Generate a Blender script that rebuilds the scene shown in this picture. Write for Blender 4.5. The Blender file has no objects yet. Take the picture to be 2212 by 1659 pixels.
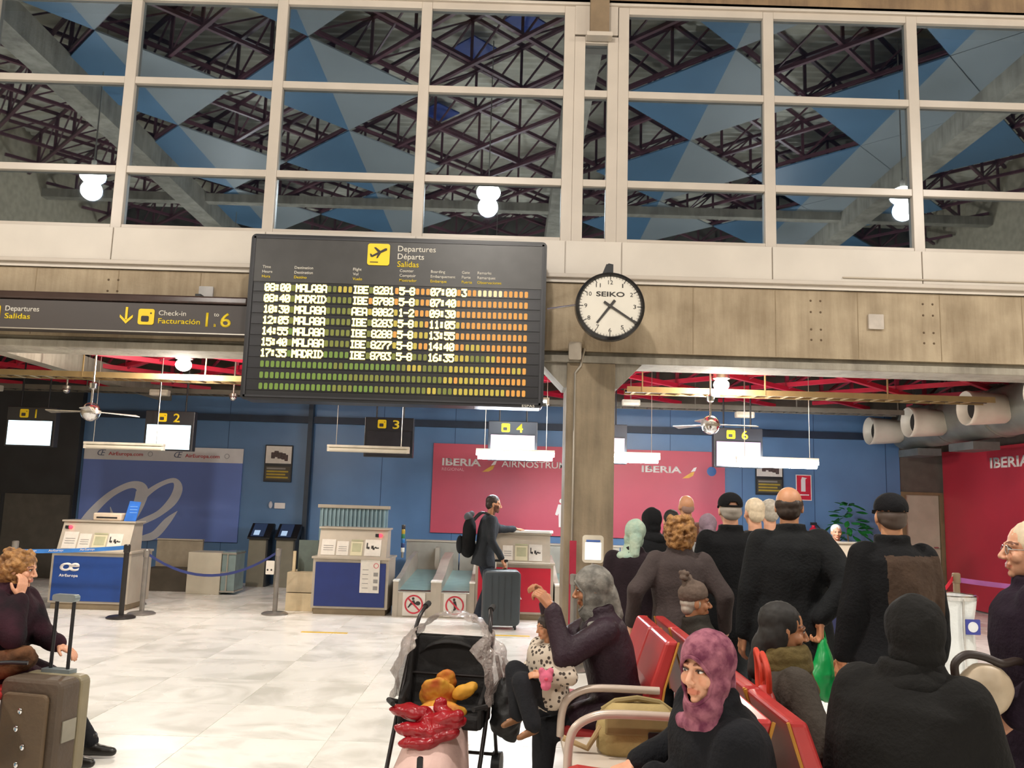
import bpy, bmesh, math, random
from mathutils import Vector, Matrix, Euler, noise
random.seed(7)
SC = bpy.context.scene
COL = SC.collection
R_ = math.radians
# ---------------------------------------------------------------- camera
FPX, PITCH, ROLL, CAMH = 1800.0, R_(7.9), R_(1.72), 1.6
_F = Vector((0, math.cos(PITCH), math.sin(PITCH)))
_U0 = Vector((0, -math.sin(PITCH), math.cos(PITCH)))
_R = Vector((1, 0, 0))*math.cos(ROLL) + _U0*math.sin(ROLL)
_U = _U0*math.cos(ROLL) - Vector((1, 0, 0))*math.sin(ROLL)
cam = bpy.data.cameras.new('camera')
cam.sensor_width = 36.0
cam.lens = 36.0*FPX/2212.0
cam.clip_start = 0.05
cam.clip_end = 200
camo = bpy.data.objects.new('camera', cam)
COL.objects.link(camo)
camo.matrix_world = Matrix((( _R.x, _U.x, -_F.x, 0), (_R.y, _U.y, -_F.y, 0), (_R.z, _U.z, -_F.z, CAMH), (0, 0, 0, 1)))
SC.camera = camo
# ---------------------------------------------------------------- world: night outside the hall
w = bpy.data.worlds.new('night'); SC.world = w; w.use_nodes = True
w.node_tree.nodes['Background'].inputs[0].default_value = (0.010, 0.014, 0.022, 1)
w.node_tree.nodes['Background'].inputs[1].default_value = 1.0
SC.view_settings.view_transform = 'Standard'
SC.view_settings.look = 'None'
SC.view_settings.exposure = 0.0
SC.view_settings.gamma = 1.0
SC.view_settings.use_curve_mapping = False
HALL_LAMP_W = 610.0      # each of the high hall lamps (their lights are in the lamp builder)
DESK_LAMP_W = 240.0      # each of the lamps above the check-in desks
TUBE_GLOW = 105.0
GLASS_Y = 9.25

# ---------------------------------------------------------------- helpers
TMP = bpy.data.scenes.new('workbench')       # scratch scene: shapes are evaluated there, then it is removed
def evaluated(o):
    TMP.collection.objects.link(o); vl = TMP.view_layers[0]; vl.update()
    me = bpy.data.meshes.new_from_object(o.evaluated_get(vl.depsgraph)); return me
def lin(c):
    if isinstance(c, str):
        c = c.lstrip('#'); c = [int(c[i:i+2], 16)/255 for i in (0, 2, 4)]
    return tuple((v/12.92 if v <= 0.04045 else ((v+0.055)/1.055)**2.4) for v in c[:3]) + (1.0,)
MATS = {}
def mat(name, col, rough=0.6, metal=0.0, var=0.12, nscale=6.0, bump=0.0, bscale=40.0, spec=0.5, sheen=0.0, col2=None, stretch=None, alpha=None, coat=0.0):
    """procedural material: base colour broken up by noise, optional fine relief"""
    if name in MATS: return MATS[name]
    m = bpy.data.materials.new(name); MATS[name] = m; m.use_nodes = True
    nt = m.node_tree; b = nt.nodes['Principled BSDF']
    c = lin(col)
    b.inputs['Roughness'].default_value = rough
    b.inputs['Metallic'].default_value = metal
    b.inputs['Specular IOR Level'].default_value = spec
    if sheen: b.inputs['Sheen Weight'].default_value = sheen
    if coat: b.inputs['Coat Weight'].default_value = coat
    tc = nt.nodes.new('ShaderNodeTexCoord'); mp = nt.nodes.new('ShaderNodeMapping')
    nt.links.new(tc.outputs['Object'], mp.inputs[0])
    if stretch: mp.inputs['Scale'].default_value = stretch
    n = nt.nodes.new('ShaderNodeTexNoise'); n.inputs['Scale'].default_value = nscale; n.inputs['Detail'].default_value = 5
    nt.links.new(mp.outputs[0], n.inputs['Vector'])
    r = nt.nodes.new('ShaderNodeValToRGB')
    e = r.color_ramp.elements
    if col2: lo, hi = c, lin(col2)
    else:
        lo = tuple(v*(1-var) for v in c[:3])+(1,); hi = tuple(min(1, v*(1+var)) for v in c[:3])+(1,)
    e[0].position = 0.35; e[0].color = lo; e[1].position = 0.65; e[1].color = hi
    nt.links.new(n.outputs['Fac'], r.inputs[0]); nt.links.new(r.outputs[0], b.inputs['Base Color'])
    if bump:
        n2 = nt.nodes.new('ShaderNodeTexNoise'); n2.inputs['Scale'].default_value = bscale; n2.inputs['Detail'].default_value = 4
        nt.links.new(mp.outputs[0], n2.inputs['Vector'])
        bp = nt.nodes.new('ShaderNodeBump'); bp.inputs['Strength'].default_value = bump; bp.inputs['Distance'].default_value = 0.02
        nt.links.new(n2.outputs['Fac'], bp.inputs['Height']); nt.links.new(bp.outputs[0], b.inputs['Normal'])
    if alpha is not None: b.inputs['Alpha'].default_value = alpha
    return m
def emat(name, col, strength):
    if name in MATS: return MATS[name]
    m = bpy.data.materials.new(name); MATS[name] = m; m.use_nodes = True
    nt = m.node_tree; b = nt.nodes['Principled BSDF']
    b.inputs['Base Color'].default_value = (0.02, 0.02, 0.02, 1)
    b.inputs['Emission Color'].default_value = lin(col)
    b.inputs['Emission Strength'].default_value = strength
    return m

class MB:
    """collects shapes and builds them as one mesh object"""
    def __init__(s): s.v = []; s.f = []; s.smooth = False
    def add(s, vs, fs):
        o = len(s.v); s.v += [tuple(v) for v in vs]; s.f += [tuple(i+o for i in f) for f in fs]; return s
    def box(s, x0, x1, y0, y1, z0, z1):
        return s.add([(x0,y0,z0),(x1,y0,z0),(x1,y1,z0),(x0,y1,z0),(x0,y0,z1),(x1,y0,z1),(x1,y1,z1),(x0,y1,z1)],
                     [(0,3,2,1),(4,5,6,7),(0,1,5,4),(1,2,6,5),(2,3,7,6),(3,0,4,7)])
    def rbox(s, x0, x1, y0, y1, z0, z1, r=0.02, seg=3):
        """box with its four vertical-plane (XZ) corners rounded"""
        pts = rrect(x0, x1, z0, z1, r, seg)
        return s.prism_y(pts, y0, y1)
    def prism_y(s, pts, y0, y1):
        n = len(pts)
        a = sum(pts[i][0]*pts[(i+1)%n][1]-pts[(i+1)%n][0]*pts[i][1] for i in range(n))
        if a < 0: pts = pts[::-1]
        vs = [(x,y0,z) for x,z in pts]+[(x,y1,z) for x,z in pts]
        fs = [tuple(range(n)), tuple(range(2*n-1, n-1, -1))]+[((i+1)%n, i, i+n, (i+1)%n+n) for i in range(n)]
        return s.add(vs, fs)
    def prism_x(s, pts, x0, x1):
        n = len(pts)
        vs = [(x0,y,z) for y,z in pts]+[(x1,y,z) for y,z in pts]
        return s.add(vs, [tuple(range(n))[::-1], tuple(range(n, 2*n))]+[(i, (i+1)%n, (i+1)%n+n, i+n) for i in range(n)])
    def prism_z(s, pts, z0, z1):
        n = len(pts)
        vs = [(x,y,z0) for x,y in pts]+[(x,y,z1) for x,y in pts]
        return s.add(vs, [tuple(range(n))[::-1], tuple(range(n, 2*n))]+[(i, (i+1)%n, (i+1)%n+n, i+n) for i in range(n)])
    def bar(s, p, q, wd, ht=None):
        """rectangular bar between two points"""
        p = Vector(p); q = Vector(q); d = (q-p).normalized(); ht = ht or wd
        u = d.cross(Vector((0,0,1)));
        if u.length < 1e-4: u = Vector((1,0,0))
        u.normalize(); t = u.cross(d).normalized()
        vs = []
        for c in (p, q):
            for a, b in ((-1,-1),(1,-1),(1,1),(-1,1)): vs.append(c+u*a*wd/2+t*b*ht/2)
        return s.add(vs, [(0,1,2,3),(7,6,5,4),(0,4,5,1),(1,5,6,2),(2,6,7,3),(3,7,4,0)])
    def tube(s, pts, r, seg=10, caps=True):
        pts = [Vector(p) for p in pts]; n = len(pts); rr = r if isinstance(r, (list, tuple)) else [r]*n
        prev = None; vs = []
        for i, p in enumerate(pts):
            d = (pts[min(i+1,n-1)]-pts[max(i-1,0)]).normalized()
            if prev is None:
                u = d.cross(Vector((0,0,1)))
                if u.length < 1e-3: u = d.cross(Vector((1,0,0)))
            else: u = prev-d*prev.dot(d)
            u.normalize(); prev = u; t = d.cross(u)
            vs += [p+(u*math.cos(a*2*math.pi/seg)+t*math.sin(a*2*math.pi/seg))*rr[i] for a in range(seg)]
        fs = [(i*seg+a, i*seg+(a+1)%seg, (i+1)*seg+(a+1)%seg, (i+1)*seg+a) for i in range(n-1) for a in range(seg)]
        if caps: fs += [tuple(range(seg))[::-1], tuple((n-1)*seg+a for a in range(seg))]
        s.smooth = True
        return s.add(vs, fs)
    def lathe(s, prof, c=(0,0,0), seg=24, axis='z', loop=False):
        vs = []; n = len(prof)
        for r, h in prof:
            for a in range(seg):
                x, y = r*math.cos(2*math.pi*a/seg), r*math.sin(2*math.pi*a/seg)
                if axis == 'z': vs.append((c[0]+x, c[1]+y, c[2]+h))
                elif axis == 'y': vs.append((c[0]+x, c[1]+h, c[2]+y))
                else: vs.append((c[0]+h, c[1]+x, c[2]+y))
        fs = [(i*seg+a, i*seg+(a+1)%seg, (i+1)*seg+(a+1)%seg, (i+1)*seg+a) for i in range(n-1) for a in range(seg)]
        if loop: fs += [((n-1)*seg+a, (n-1)*seg+(a+1)%seg, (a+1)%seg, a) for a in range(seg)]
        else: fs += [tuple(range(seg))[::-1], tuple((n-1)*seg+a for a in range(seg))]
        s.smooth = True
        return s.add(vs, fs)
    def ball(s, c, r, seg=16, rings=10):
        rx = r if isinstance(r, (tuple, list)) else (r, r, r)
        return s.lathe([(max(1e-4, math.sin(math.pi*i/rings)), -math.cos(math.pi*i/rings)) for i in range(rings+1)], (0,0,0), seg)._xf(seg*(rings+1), c, rx)
    def _xf(s, n, c, r):
        for i in range(len(s.v)-n, len(s.v)):
            v = s.v[i]; s.v[i] = (c[0]+v[0]*r[0], c[1]+v[1]*r[1], c[2]+v[2]*r[2])
        return s
    def mesh(s, name, m=None):
        me = bpy.data.meshes.new(name); me.from_pydata(s.v, [], s.f); me.update()
        if m: me.materials.append(m)
        bm = bmesh.new(); bm.from_mesh(me); bmesh.ops.recalc_face_normals(bm, faces=bm.faces); bm.to_mesh(me); bm.free()
        if s.smooth:
            me.polygons.foreach_set('use_smooth', [True]*len(me.polygons))
            try: me.set_sharp_from_angle(angle=R_(40))
            except Exception: pass
        return me
    def build(s, name, m=None, parent=None, bevel=0.0, seg=2):
        o = bpy.data.objects.new(name, s.mesh(name, m)); COL.objects.link(o)
        if parent: o.parent = parent
        if bevel:
            b = o.modifiers.new('edge', 'BEVEL'); b.width = bevel; b.segments = seg; b.limit_method = 'ANGLE'
        return o
def rrect(x0, x1, z0, z1, r, seg=3):
    pts = []
    for cx, cz, a0 in ((x1-r, z0+r, -90), (x1-r, z1-r, 0), (x0+r, z1-r, 90), (x0+r, z0+r, 180)):
        for i in range(seg+1):
            a = R_(a0+90*i/seg); pts.append((cx+r*math.cos(a), cz+r*math.sin(a)))
    return pts
def link(name, mesh, parent=None, loc=(0,0,0)):
    o = bpy.data.objects.new(name, mesh); COL.objects.link(o); o.location = loc
    if parent: o.parent = parent
    return o
def tag(o, label, cat, group=None):
    o['label'] = label; o['category'] = cat
    if group: o['group'] = group
    return o
def thing(name, label, cat, loc=(0,0,0), rz=0, group=None):
    o = bpy.data.objects.new(name, None); COL.objects.link(o); o.empty_display_size = 0.1
    o.location = loc; o.rotation_euler = (0, 0, rz)
    return tag(o, label, cat, group)
def struct(o, label=None):
    o['kind'] = 'structure'
    if label: o['label'] = label
    return o
def lettering(name, text, x, z, y, h, m, parent, width=None, bold=0.0, rot=0.0, depth=0.004, plane='xz', shear=0.0):
    """one line of letters as thin raised shapes; x,z = left end of the baseline, h = capital height"""
    cu = bpy.data.curves.new('t', 'FONT'); cu.body = text; cu.size = 1.0; cu.offset = bold; cu.shear = shear; cu.resolution_u = 3
    to = bpy.data.objects.new('t', cu)
    me = evaluated(to); bpy.data.objects.remove(to); bpy.data.curves.remove(cu)
    xs = [v.co.x for v in me.vertices]; x0, x1 = min(xs), max(xs)
    sy = h/0.70; sx = sy if width is None else width/(x1-x0)
    bm = bmesh.new(); bm.from_mesh(me)
    r = bmesh.ops.extrude_face_region(bm, geom=bm.faces[:])
    for g in r['geom']:
        if isinstance(g, bmesh.types.BMVert): g.co.z += 1.0
    cr, sr = math.cos(rot), math.sin(rot)
    for v in bm.verts:
        a, b, d = (v.co.x-x0)*sx, v.co.y*sy, v.co.z*depth
        a, b = a*cr-b*sr, a*sr+b*cr
        if plane == 'xz': v.co = (x+a, y-d, z+b)
        elif plane == 'yz': v.co = (y-d, x-a, z+b)       # on a wall facing -X: text runs towards -Y
    bmesh.ops.recalc_face_normals(bm, faces=bm.faces)
    bm.to_mesh(me); bm.free(); me.materials.clear(); me.materials.append(m); me.name = name
    return link(name, me, parent)
def copy_tree(o, parent=None):
    c = o.copy(); COL.objects.link(c)
    if parent: c.parent = parent
    for ch in o.children: copy_tree(ch, c)
    return c

# ---------------------------------------------------------------- materials
def m_marble():
    m = bpy.data.materials.new('marble'); m.use_nodes = True; nt = m.node_tree; b = nt.nodes['Principled BSDF']
    tc = nt.nodes.new('ShaderNodeTexCoord'); oi = nt.nodes.new('ShaderNodeObjectInfo'); ge = nt.nodes.new('ShaderNodeNewGeometry')
    add = nt.nodes.new('ShaderNodeVectorMath'); add.operation = 'ADD'
    mul = nt.nodes.new('ShaderNodeVectorMath'); mul.operation = 'SCALE'; mul.inputs['Scale'].default_value = 9.0
    cmb = nt.nodes.new('ShaderNodeCombineXYZ')
    nt.links.new(oi.outputs['Random'], cmb.inputs[0]); nt.links.new(oi.outputs['Random'], cmb.inputs[1])
    nt.links.new(cmb.outputs[0], mul.inputs[0]); nt.links.new(ge.outputs['Position'], add.inputs[0]); nt.links.new(mul.outputs[0], add.inputs[1])
    n = nt.nodes.new('ShaderNodeTexNoise'); n.inputs['Scale'].default_value = 1.6; n.inputs['Detail'].default_value = 8; n.inputs['Distortion'].default_value = 1.3
    nt.links.new(add.outputs[0], n.inputs['Vector'])
    r = nt.nodes.new('ShaderNodeValToRGB'); e = r.color_ramp.elements
    e[0].position = 0.34; e[0].color = lin('#d3d0c7'); e[1].position = 0.54; e[1].color = lin('#efece5')
    nt.links.new(n.outputs['Fac'], r.inputs[0])
    hsv = nt.nodes.new('ShaderNodeHueSaturation')
    ma = nt.nodes.new('ShaderNodeMapRange'); ma.inputs[3].default_value = 0.95; ma.inputs[4].default_value = 1.03
    nt.links.new(oi.outputs['Random'], ma.inputs[0]); nt.links.new(ma.outputs[0], hsv.inputs['Value'])
    nt.links.new(r.outputs[0], hsv.inputs['Color']); nt.links.new(hsv.outputs[0], b.inputs['Base Color'])
    b.inputs['Roughness'].default_value = 0.24
    n2 = nt.nodes.new('ShaderNodeTexNoise'); n2.inputs['Scale'].default_value = 2.2
    nt.links.new(add.outputs[0], n2.inputs['Vector'])
    mr = nt.nodes.new('ShaderNodeMapRange'); mr.inputs[3].default_value = 0.16; mr.inputs[4].default_value = 0.36
    nt.links.new(n2.outputs['Fac'], mr.inputs[0]); nt.links.new(mr.outputs[0], b.inputs['Roughness'])
    return m
def m_concrete(name, c1, c2):
    m = bpy.data.materials.new(name); m.use_nodes = True; nt = m.node_tree; b = nt.nodes['Principled BSDF']
    ge = nt.nodes.new('ShaderNodeNewGeometry'); mp = nt.nodes.new('ShaderNodeMapping'); mp.inputs['Scale'].default_value = (5.0, 5.0, 0.5)
    nt.links.new(ge.outputs['Position'], mp.inputs[0])
    n = nt.nodes.new('ShaderNodeTexNoise'); n.inputs['Scale'].default_value = 1.5; n.inputs['Detail'].default_value = 8; n.inputs['Roughness'].default_value = 0.65
    nt.links.new(mp.outputs[0], n.inputs['Vector'])
    n3 = nt.nodes.new('ShaderNodeTexNoise'); n3.inputs['Scale'].default_value = 2.3; n3.inputs['Detail'].default_value = 6
    nt.links.new(ge.outputs['Position'], n3.inputs['Vector'])
    mx = nt.nodes.new('ShaderNodeMath'); mx.operation = 'ADD'
    nt.links.new(n.outputs['Fac'], mx.inputs[0]); nt.links.new(n3.outputs['Fac'], mx.inputs[1])
    hf = nt.nodes.new('ShaderNodeMath'); hf.operation = 'MULTIPLY'; hf.inputs[1].default_value = 0.5
    nt.links.new(mx.outputs[0], hf.inputs[0])
    r = nt.nodes.new('ShaderNodeValToRGB'); e = r.color_ramp.elements
    e[0].position = 0.38; e[0].color = lin(c1); e[1].position = 0.60; e[1].color = lin(c2)
    nt.links.new(hf.outputs[0], r.inputs[0]); nt.links.new(r.outputs[0], b.inputs['Base Color'])
    b.inputs['Roughness'].default_value = 0.85
    n2 = nt.nodes.new('ShaderNodeTexNoise'); n2.inputs['Scale'].default_value = 30; n2.inputs['Detail'].default_value = 6
    nt.links.new(ge.outputs['Position'], n2.inputs['Vector'])
    bp = nt.nodes.new('ShaderNodeBump'); bp.inputs['Strength'].default_value = 0.25; bp.inputs['Distance'].default_value = 0.02
    nt.links.new(n2.outputs['Fac'], bp.inputs['Height']); nt.links.new(bp.outputs[0], b.inputs['Normal'])
    return m
def m_pane():
    m = bpy.data.materials.new('window_glass'); m.use_nodes = True; nt = m.node_tree
    nt.nodes.remove(nt.nodes['Principled BSDF']); out = nt.nodes['Material Output']
    g = nt.nodes.new('ShaderNodeBsdfGlossy'); g.inputs['Roughness'].default_value = 0.012; g.inputs['Color'].default_value = (0.72, 0.84, 0.94, 1)
    t = nt.nodes.new('ShaderNodeBsdfTransparent'); t.inputs['Color'].default_value = (0.45, 0.52, 0.58, 1)
    mx = nt.nodes.new('ShaderNodeMixShader')
    n = nt.nodes.new('ShaderNodeTexNoise'); n.inputs['Scale'].default_value = 0.8
    mr = nt.nodes.new('ShaderNodeMapRange'); mr.inputs[3].default_value = 0.30; mr.inputs[4].default_value = 0.34
    nt.links.new(n.outputs['Fac'], mr.inputs[0]); nt.links.new(mr.outputs[0], mx.inputs[0])
    nt.links.new(t.outputs[0], mx.inputs[1]); nt.links.new(g.outputs[0], mx.inputs[2]); nt.links.new(mx.outputs[0], out.inputs[0])
    return m
M_MARBLE = m_marble()
M_CONC = m_concrete('concrete', '#8a7a63', '#ad9d84')
M_CONC_D = m_concrete('concrete_grey', '#7d776c', '#a09a8c')
M_PANE = m_pane()
M_WHITE = mat('white_paint', '#c9c1b6', 0.45, var=0.04, nscale=2.0)
M_WFRAME = mat('window_frame_paint', '#bdb3a7', 0.35, var=0.04, nscale=3.0)
M_BLUEW = mat('blue_wall_paint', '#56789f', 0.38, var=0.10, nscale=1.2)
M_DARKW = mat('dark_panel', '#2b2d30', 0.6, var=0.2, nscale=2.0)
M_REDT = mat('red_truss_paint', '#5e3a42', 0.45, var=0.15, nscale=4)
M_REDLO = mat('red_truss_paint_low', '#8c2338', 0.45, var=0.15, nscale=4)
M_REDTB = mat('red_truss_paint_bright', '#c0203a', 0.4, var=0.1, nscale=4)
M_PURP = mat('violet_truss_paint', '#4a3f9a', 0.4, var=0.1)
M_STEEL = mat('brushed_steel', '#a9a49a', 0.35, 0.85, var=0.08, nscale=8, stretch=(1, 1, 12))
M_STEELM = mat('satin_panel_steel', '#b5ab9c', 0.42, 0.35, var=0.06, nscale=5)
M_CHROME = mat('chrome', '#d8d8d8', 0.12, 1.0, var=0.03)
M_ALU = mat('aluminium', '#b8b2a8', 0.3, 0.8, var=0.05)
M_BLACK = mat('black_plastic', '#15161a', 0.45, var=0.15)
M_BLACKS = mat('sign_black', '#26262a', 0.35, var=0.1, nscale=2)
M_YEL = mat('sign_yellow', '#e3c211', 0.45, var=0.04)
M_YELT = mat('sign_yellow_letters', '#d3b814', 0.5, var=0.04)
M_WTXT = mat('white_letters', '#cfcabf', 0.5, var=0.03)
M_PAPER = mat('paper', '#d8d2c8', 0.7, var=0.04, nscale=20)
M_PRINT = mat('black_print', '#33302e', 0.7, var=0.05)
M_REDP = mat('poster_red', '#bf4a5c', 0.42, var=0.08, nscale=0.8)
M_REDWALL = mat('poster_red_dark', '#b62c3c', 0.42, var=0.10, nscale=0.8)
M_POSTB = mat('poster_blue', '#647cc0', 0.4, var=0.06, nscale=1.0)
M_GREYP = mat('poster_grey', '#cfcfd0', 0.45, var=0.04)
M_LOGOW = mat('logo_white', '#e8e2de', 0.45, var=0.02)
M_BEIGE = mat('door_beige', '#b5ac98', 0.5, var=0.05)
# ================================================================= STRUCTURE
# floor: base slab and individual marble slabs
XG0, XP, YP = -2.0-0.86*9, 0.86, 0.86
fl = MB().box(-12.5, 12.5, -6.6, 15.6, -0.30, -0.006).build('floor', M_MARBLE); struct(fl, 'polished white marble slab floor of the terminal hall')
tile_me = MB().box(0.0025, XP-0.0025, 0.0025, YP-0.0025, -0.02, 0.0).mesh('tile', M_MARBLE)
k = 0
y = 10.04-YP*9
while y < 15.0:
    for i in range(20):
        t = link('tile', tile_me, fl, (XG0+i*XP, y, 0)); k += 1
    y += YP
ytape = mat('yellow_floor_tape', '#d9b23a', 0.5, var=0.1, nscale=15)
t = MB().box(-2.37, -1.83, 10.0, 10.07, 0.0, 0.003).build('floor_tape', ytape); tag(t, 'yellow tape strip on marble floor before the desk with paper sheet', 'floor tape', 'yellow waiting lines')
t = MB().box(-0.12, 0.30, 10.17, 10.24, 0.0, 0.003).build('floor_tape', ytape); tag(t, 'yellow tape strip on marble floor in front of the dark suitcase', 'floor tape', 'yellow waiting lines')

# walls of the check-in area
YW = 15.1
wb = MB().box(-7.72, 7.05, YW, YW+0.2, 0, 3.32).build('wall_back', M_BLUEW); struct(wb, 'blue painted wall behind the check-in desks')
wu = MB().box(-7.72, 7.05, YW-0.02, YW+0.2, 3.32, 4.6).build('wall_back_upper', mat('upper_brown', '#4a4036', 0.8)); struct(wu, 'dark strip of wall above the blue paint')
for x in (-6.4, -5.1, -2.3, -1.0, 0.3, 1.6, 2.9, 4.2, 5.5, 6.8):
    MB().box(x-0.004, x+0.004, YW-0.004, YW+0.01, 0.0, 3.4).build('panel_joint', mat('blue_joint', '#1d3a5c', 0.6), wb)
MB().box(-7.7, 7.0, YW-0.10, YW-0.005, 2.86, 2.98).build('cable_duct', mat('blue_dark_trim', '#1c2a3d', 0.5), wb)
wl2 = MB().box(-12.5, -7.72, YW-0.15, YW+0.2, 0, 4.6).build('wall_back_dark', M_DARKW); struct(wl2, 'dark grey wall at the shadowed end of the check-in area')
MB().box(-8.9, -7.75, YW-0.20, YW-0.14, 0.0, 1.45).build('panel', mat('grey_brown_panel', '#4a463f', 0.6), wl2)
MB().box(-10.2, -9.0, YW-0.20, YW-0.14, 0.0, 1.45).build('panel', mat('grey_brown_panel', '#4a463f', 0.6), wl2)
pp = MB().box(-3.64, -3.56, YW-0.16, YW-0.02, 0.0, 3.4).build('wall_pipe_casing', mat('dark_blue_casing', '#22303f', 0.5)); struct(pp, 'dark vertical casing on the blue wall')
# door bay
db = MB().box(7.05, 7.83, YW+0.02, YW+0.2, 1.95, 4.6).build('wall_back_transom', mat('transom_grey', '#5d574f', 0.6)); struct(db)
d1 = thing('door_1', 'beige flush door beside the red wall', 'door'); d1['kind'] = 'structure'; del d1['category']
MB().box(7.14, 7.74, YW+0.02, YW+0.07, 0.02, 1.90).build('leaf', M_BEIGE, d1)
fr = MB(); fr.box(7.05, 7.13, YW-0.02, YW+0.12, 0, 1.95).box(7.75, 7.83, YW-0.02, YW+0.12, 0, 1.95).box(7.13, 7.75, YW-0.02, YW+0.12, 1.90, 1.95)
fr.build('door_frame', mat('door_frame_wood', '#7c6a4e', 0.5), d1)
MB().tube([(7.68, YW-0.03, 0.98), (7.60, YW-0.03, 0.98)], 0.012).build('door_handle', M_CHROME, d1)
# right side wall with big red panel
wr = MB().box(7.83, 8.05, 9.4, YW+0.2, 0, 4.6).build('wall_right', mat('grey_wall', '#6a645c', 0.7)); struct(wr, 'side wall of the check-in area')
wr2 = MB().box(12.3, 12.5, -6.6, 9.2, 0, 11.0).build('wall_right_hall', mat('hall_wall', '#b3a892', 0.8)); struct(wr2)
wl = MB().box(-12.5, -12.3, -6.6, YW, 0, 11.0).build('wall_left', mat('hall_wall', '#b3a892', 0.8)); struct(wl)
wre = MB().box(-12.5, 12.5, -6.8, -6.6, 0, 11.0).build('wall_rear', mat('hall_wall_dark', '#57534a', 0.8)); struct(wre)

# concrete column, beam with lower ledge, haunches
YB = 9.2
co = MB().box(0.61, 1.15, YB-0.008, YB+0.55, 0, 3.14).build('concrete_column', m_concrete('concrete_column', '#6f6351', '#8f8069'), bevel=0.012); struct(co, 'bare concrete column carrying the beam')  # concrete coloured darker here for the weaker light low on the column
MB().tube([(0.70, YB-0.02, 0.0), (0.70, YB-0.02, 3.02), (0.76, YB-0.02, 3.10), (0.80, YB-0.02, 3.30)], 0.014, 8).build('conduit', M_ALU, co)
MB().rbox(0.62, 0.76, YB-0.09, YB-0.005, 3.16, 3.36, 0.02).build('junction_box', mat('box_grey', '#a79c8c', 0.5), co)
for sx in (-1, 1):
    x0 = 0.61 if sx < 0 else 1.15
    MB().prism_y([(x0, 3.17), (x0+sx*0.33, 3.17), (x0+sx*0.03, 2.86), (x0, 2.86)], YB+0.03, YB+0.5).build('haunch', M_CONC_D, co)
bm_ = MB().box(-12.3, 12.3, YB, YB+0.5, 3.27, 4.05).build('concrete_beam', M_CONC); struct(bm_, 'long board-marked concrete beam below the window wall')
MB().box(-12.3, 12.3, YB+0.06, YB+0.5, 3.22, 3.27).build('shadow_gap', M_CONC_D, bm_)
MB().box(-12.3, 12.3, YB-0.02, YB+0.5, 3.14, 3.22).build('lower_ledge', M_CONC_D, bm_, bevel=0.01)
for x in [-11.0+0.93*i for i in range(25)]:
    MB().box(x-0.004, x+0.004, YB-0.003, YB+0.004, 3.28, 4.04).build('board_joint', mat('concrete_joint', '#8b7a61', 0.9), bm_)
hole = MB().lathe([(0.001, -0.006), (0.010, -0.006), (0.013, 0.0)], (0,0,0), 8, 'y').mesh('bolt_hole', mat('bolt_dark', '#5d4c3a', 0.9))
for x0 in (3.35, 3.46, 4.62, 4.73, 6.0, 6.11, -4.6, -4.49):
    for z in (3.48, 3.60, 3.80, 3.93): link('bolt_hole', hole, bm_, (x0, YB-0.001, z))
pl = MB().rbox(3.99, 4.16, YB-0.03, YB-0.001, 3.62, 3.79, 0.01).build('cover_plate', mat('plate_pale', '#b7ada2', 0.5)); tag(pl, 'small square pale cover plate on the bare concrete beam', 'wall plate')
pl = MB().rbox(-3.56, -3.40, YB-0.03, YB-0.001, 3.71, 3.88, 0.01).build('cover_plate', mat('plate_pale2', '#a9a6a4', 0.5)); tag(pl, 'grey square cover plate on beam above the check-in sign', 'wall plate')
# upper edge beam over the windows and steel post in the middle
ub = MB().box(-12.3, 12.3, YB-0.05, YB+0.5, 7.46, 9.2).build('concrete_lintel', m_concrete('concrete_brown', '#6f5a45', '#8f7658')); struct(ub, 'brown concrete beam above the window wall')
po = MB().box(0.79, 1.01, YB-0.14, YB-0.03, 7.03, 9.0).build('steel_post', mat('post_brown', '#7d6a52', 0.6)); struct(po, 'brown steel post ending above the narrow window')
MB().box(0.75, 1.05, YB-0.16, YB-0.03, 6.98, 7.03).build('bracket', M_WFRAME, po)

# window wall: three windows of white frames and single panes
XL = [-11.42, -9.71, -8.0, -6.28, -4.58, -2.85, -1.14, 0.56]
XR = [1.20, 2.91, 4.61, 6.31, 8.01, 9.71, 11.41]
ZT, Z1, Z2, ZB = 7.37, 6.34, 5.245, 4.555
def window(name, xs, ztop, wide_ends=True):
    e = bpy.data.objects.new(name, None); COL.objects.link(e); struct(e)
    for x in xs:
        MB().box(x-0.062, x+0.062, YB-0.01, YB+0.10, ZB-0.02, ztop+0.06).build('mullion', M_WFRAME, e, bevel=0.006)
    for a, b in zip(xs[:-1], xs[1:]):
        for z, hh in ((ztop+0.03, 0.05), (Z1, 0.042), (Z2, 0.042), (ZB, 0.03)):
            MB().box(a+0.062, b-0.062, YB-0.004, YB+0.09, z-hh, z+hh).build('transom', M_WFRAME, e, bevel=0.005)
        for z0, z1 in ((ZB+0.03, Z2-0.042), (Z2+0.042, Z1-0.042), (Z1+0.042, ztop-0.02)):
            MB().box(a+0.05, b-0.05, GLASS_Y, GLASS_Y+0.008, z0-0.01, z1+0.01).build('pane', M_PANE, e)
    return e
window('window_1', XL, ZT)
window('window_2', [XL[-1]+0.125, XR[0]-0.125], 6.99)
window('window_3', XR, ZT)
tr = MB().box(-12.3, 12.3, YB-0.05, YB+0.12, ZT+0.06, ZT+0.13).build('trim_1', M_WFRAME, bevel=0.01); struct(tr, 'white head rail over the windows')
hb = MB().box(0.62, 1.13, YB-0.02, YB+0.1, 7.07, 7.44).build('trim_2', M_WFRAME, bevel=0.01); struct(hb, 'white panel above the narrow window')
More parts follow.
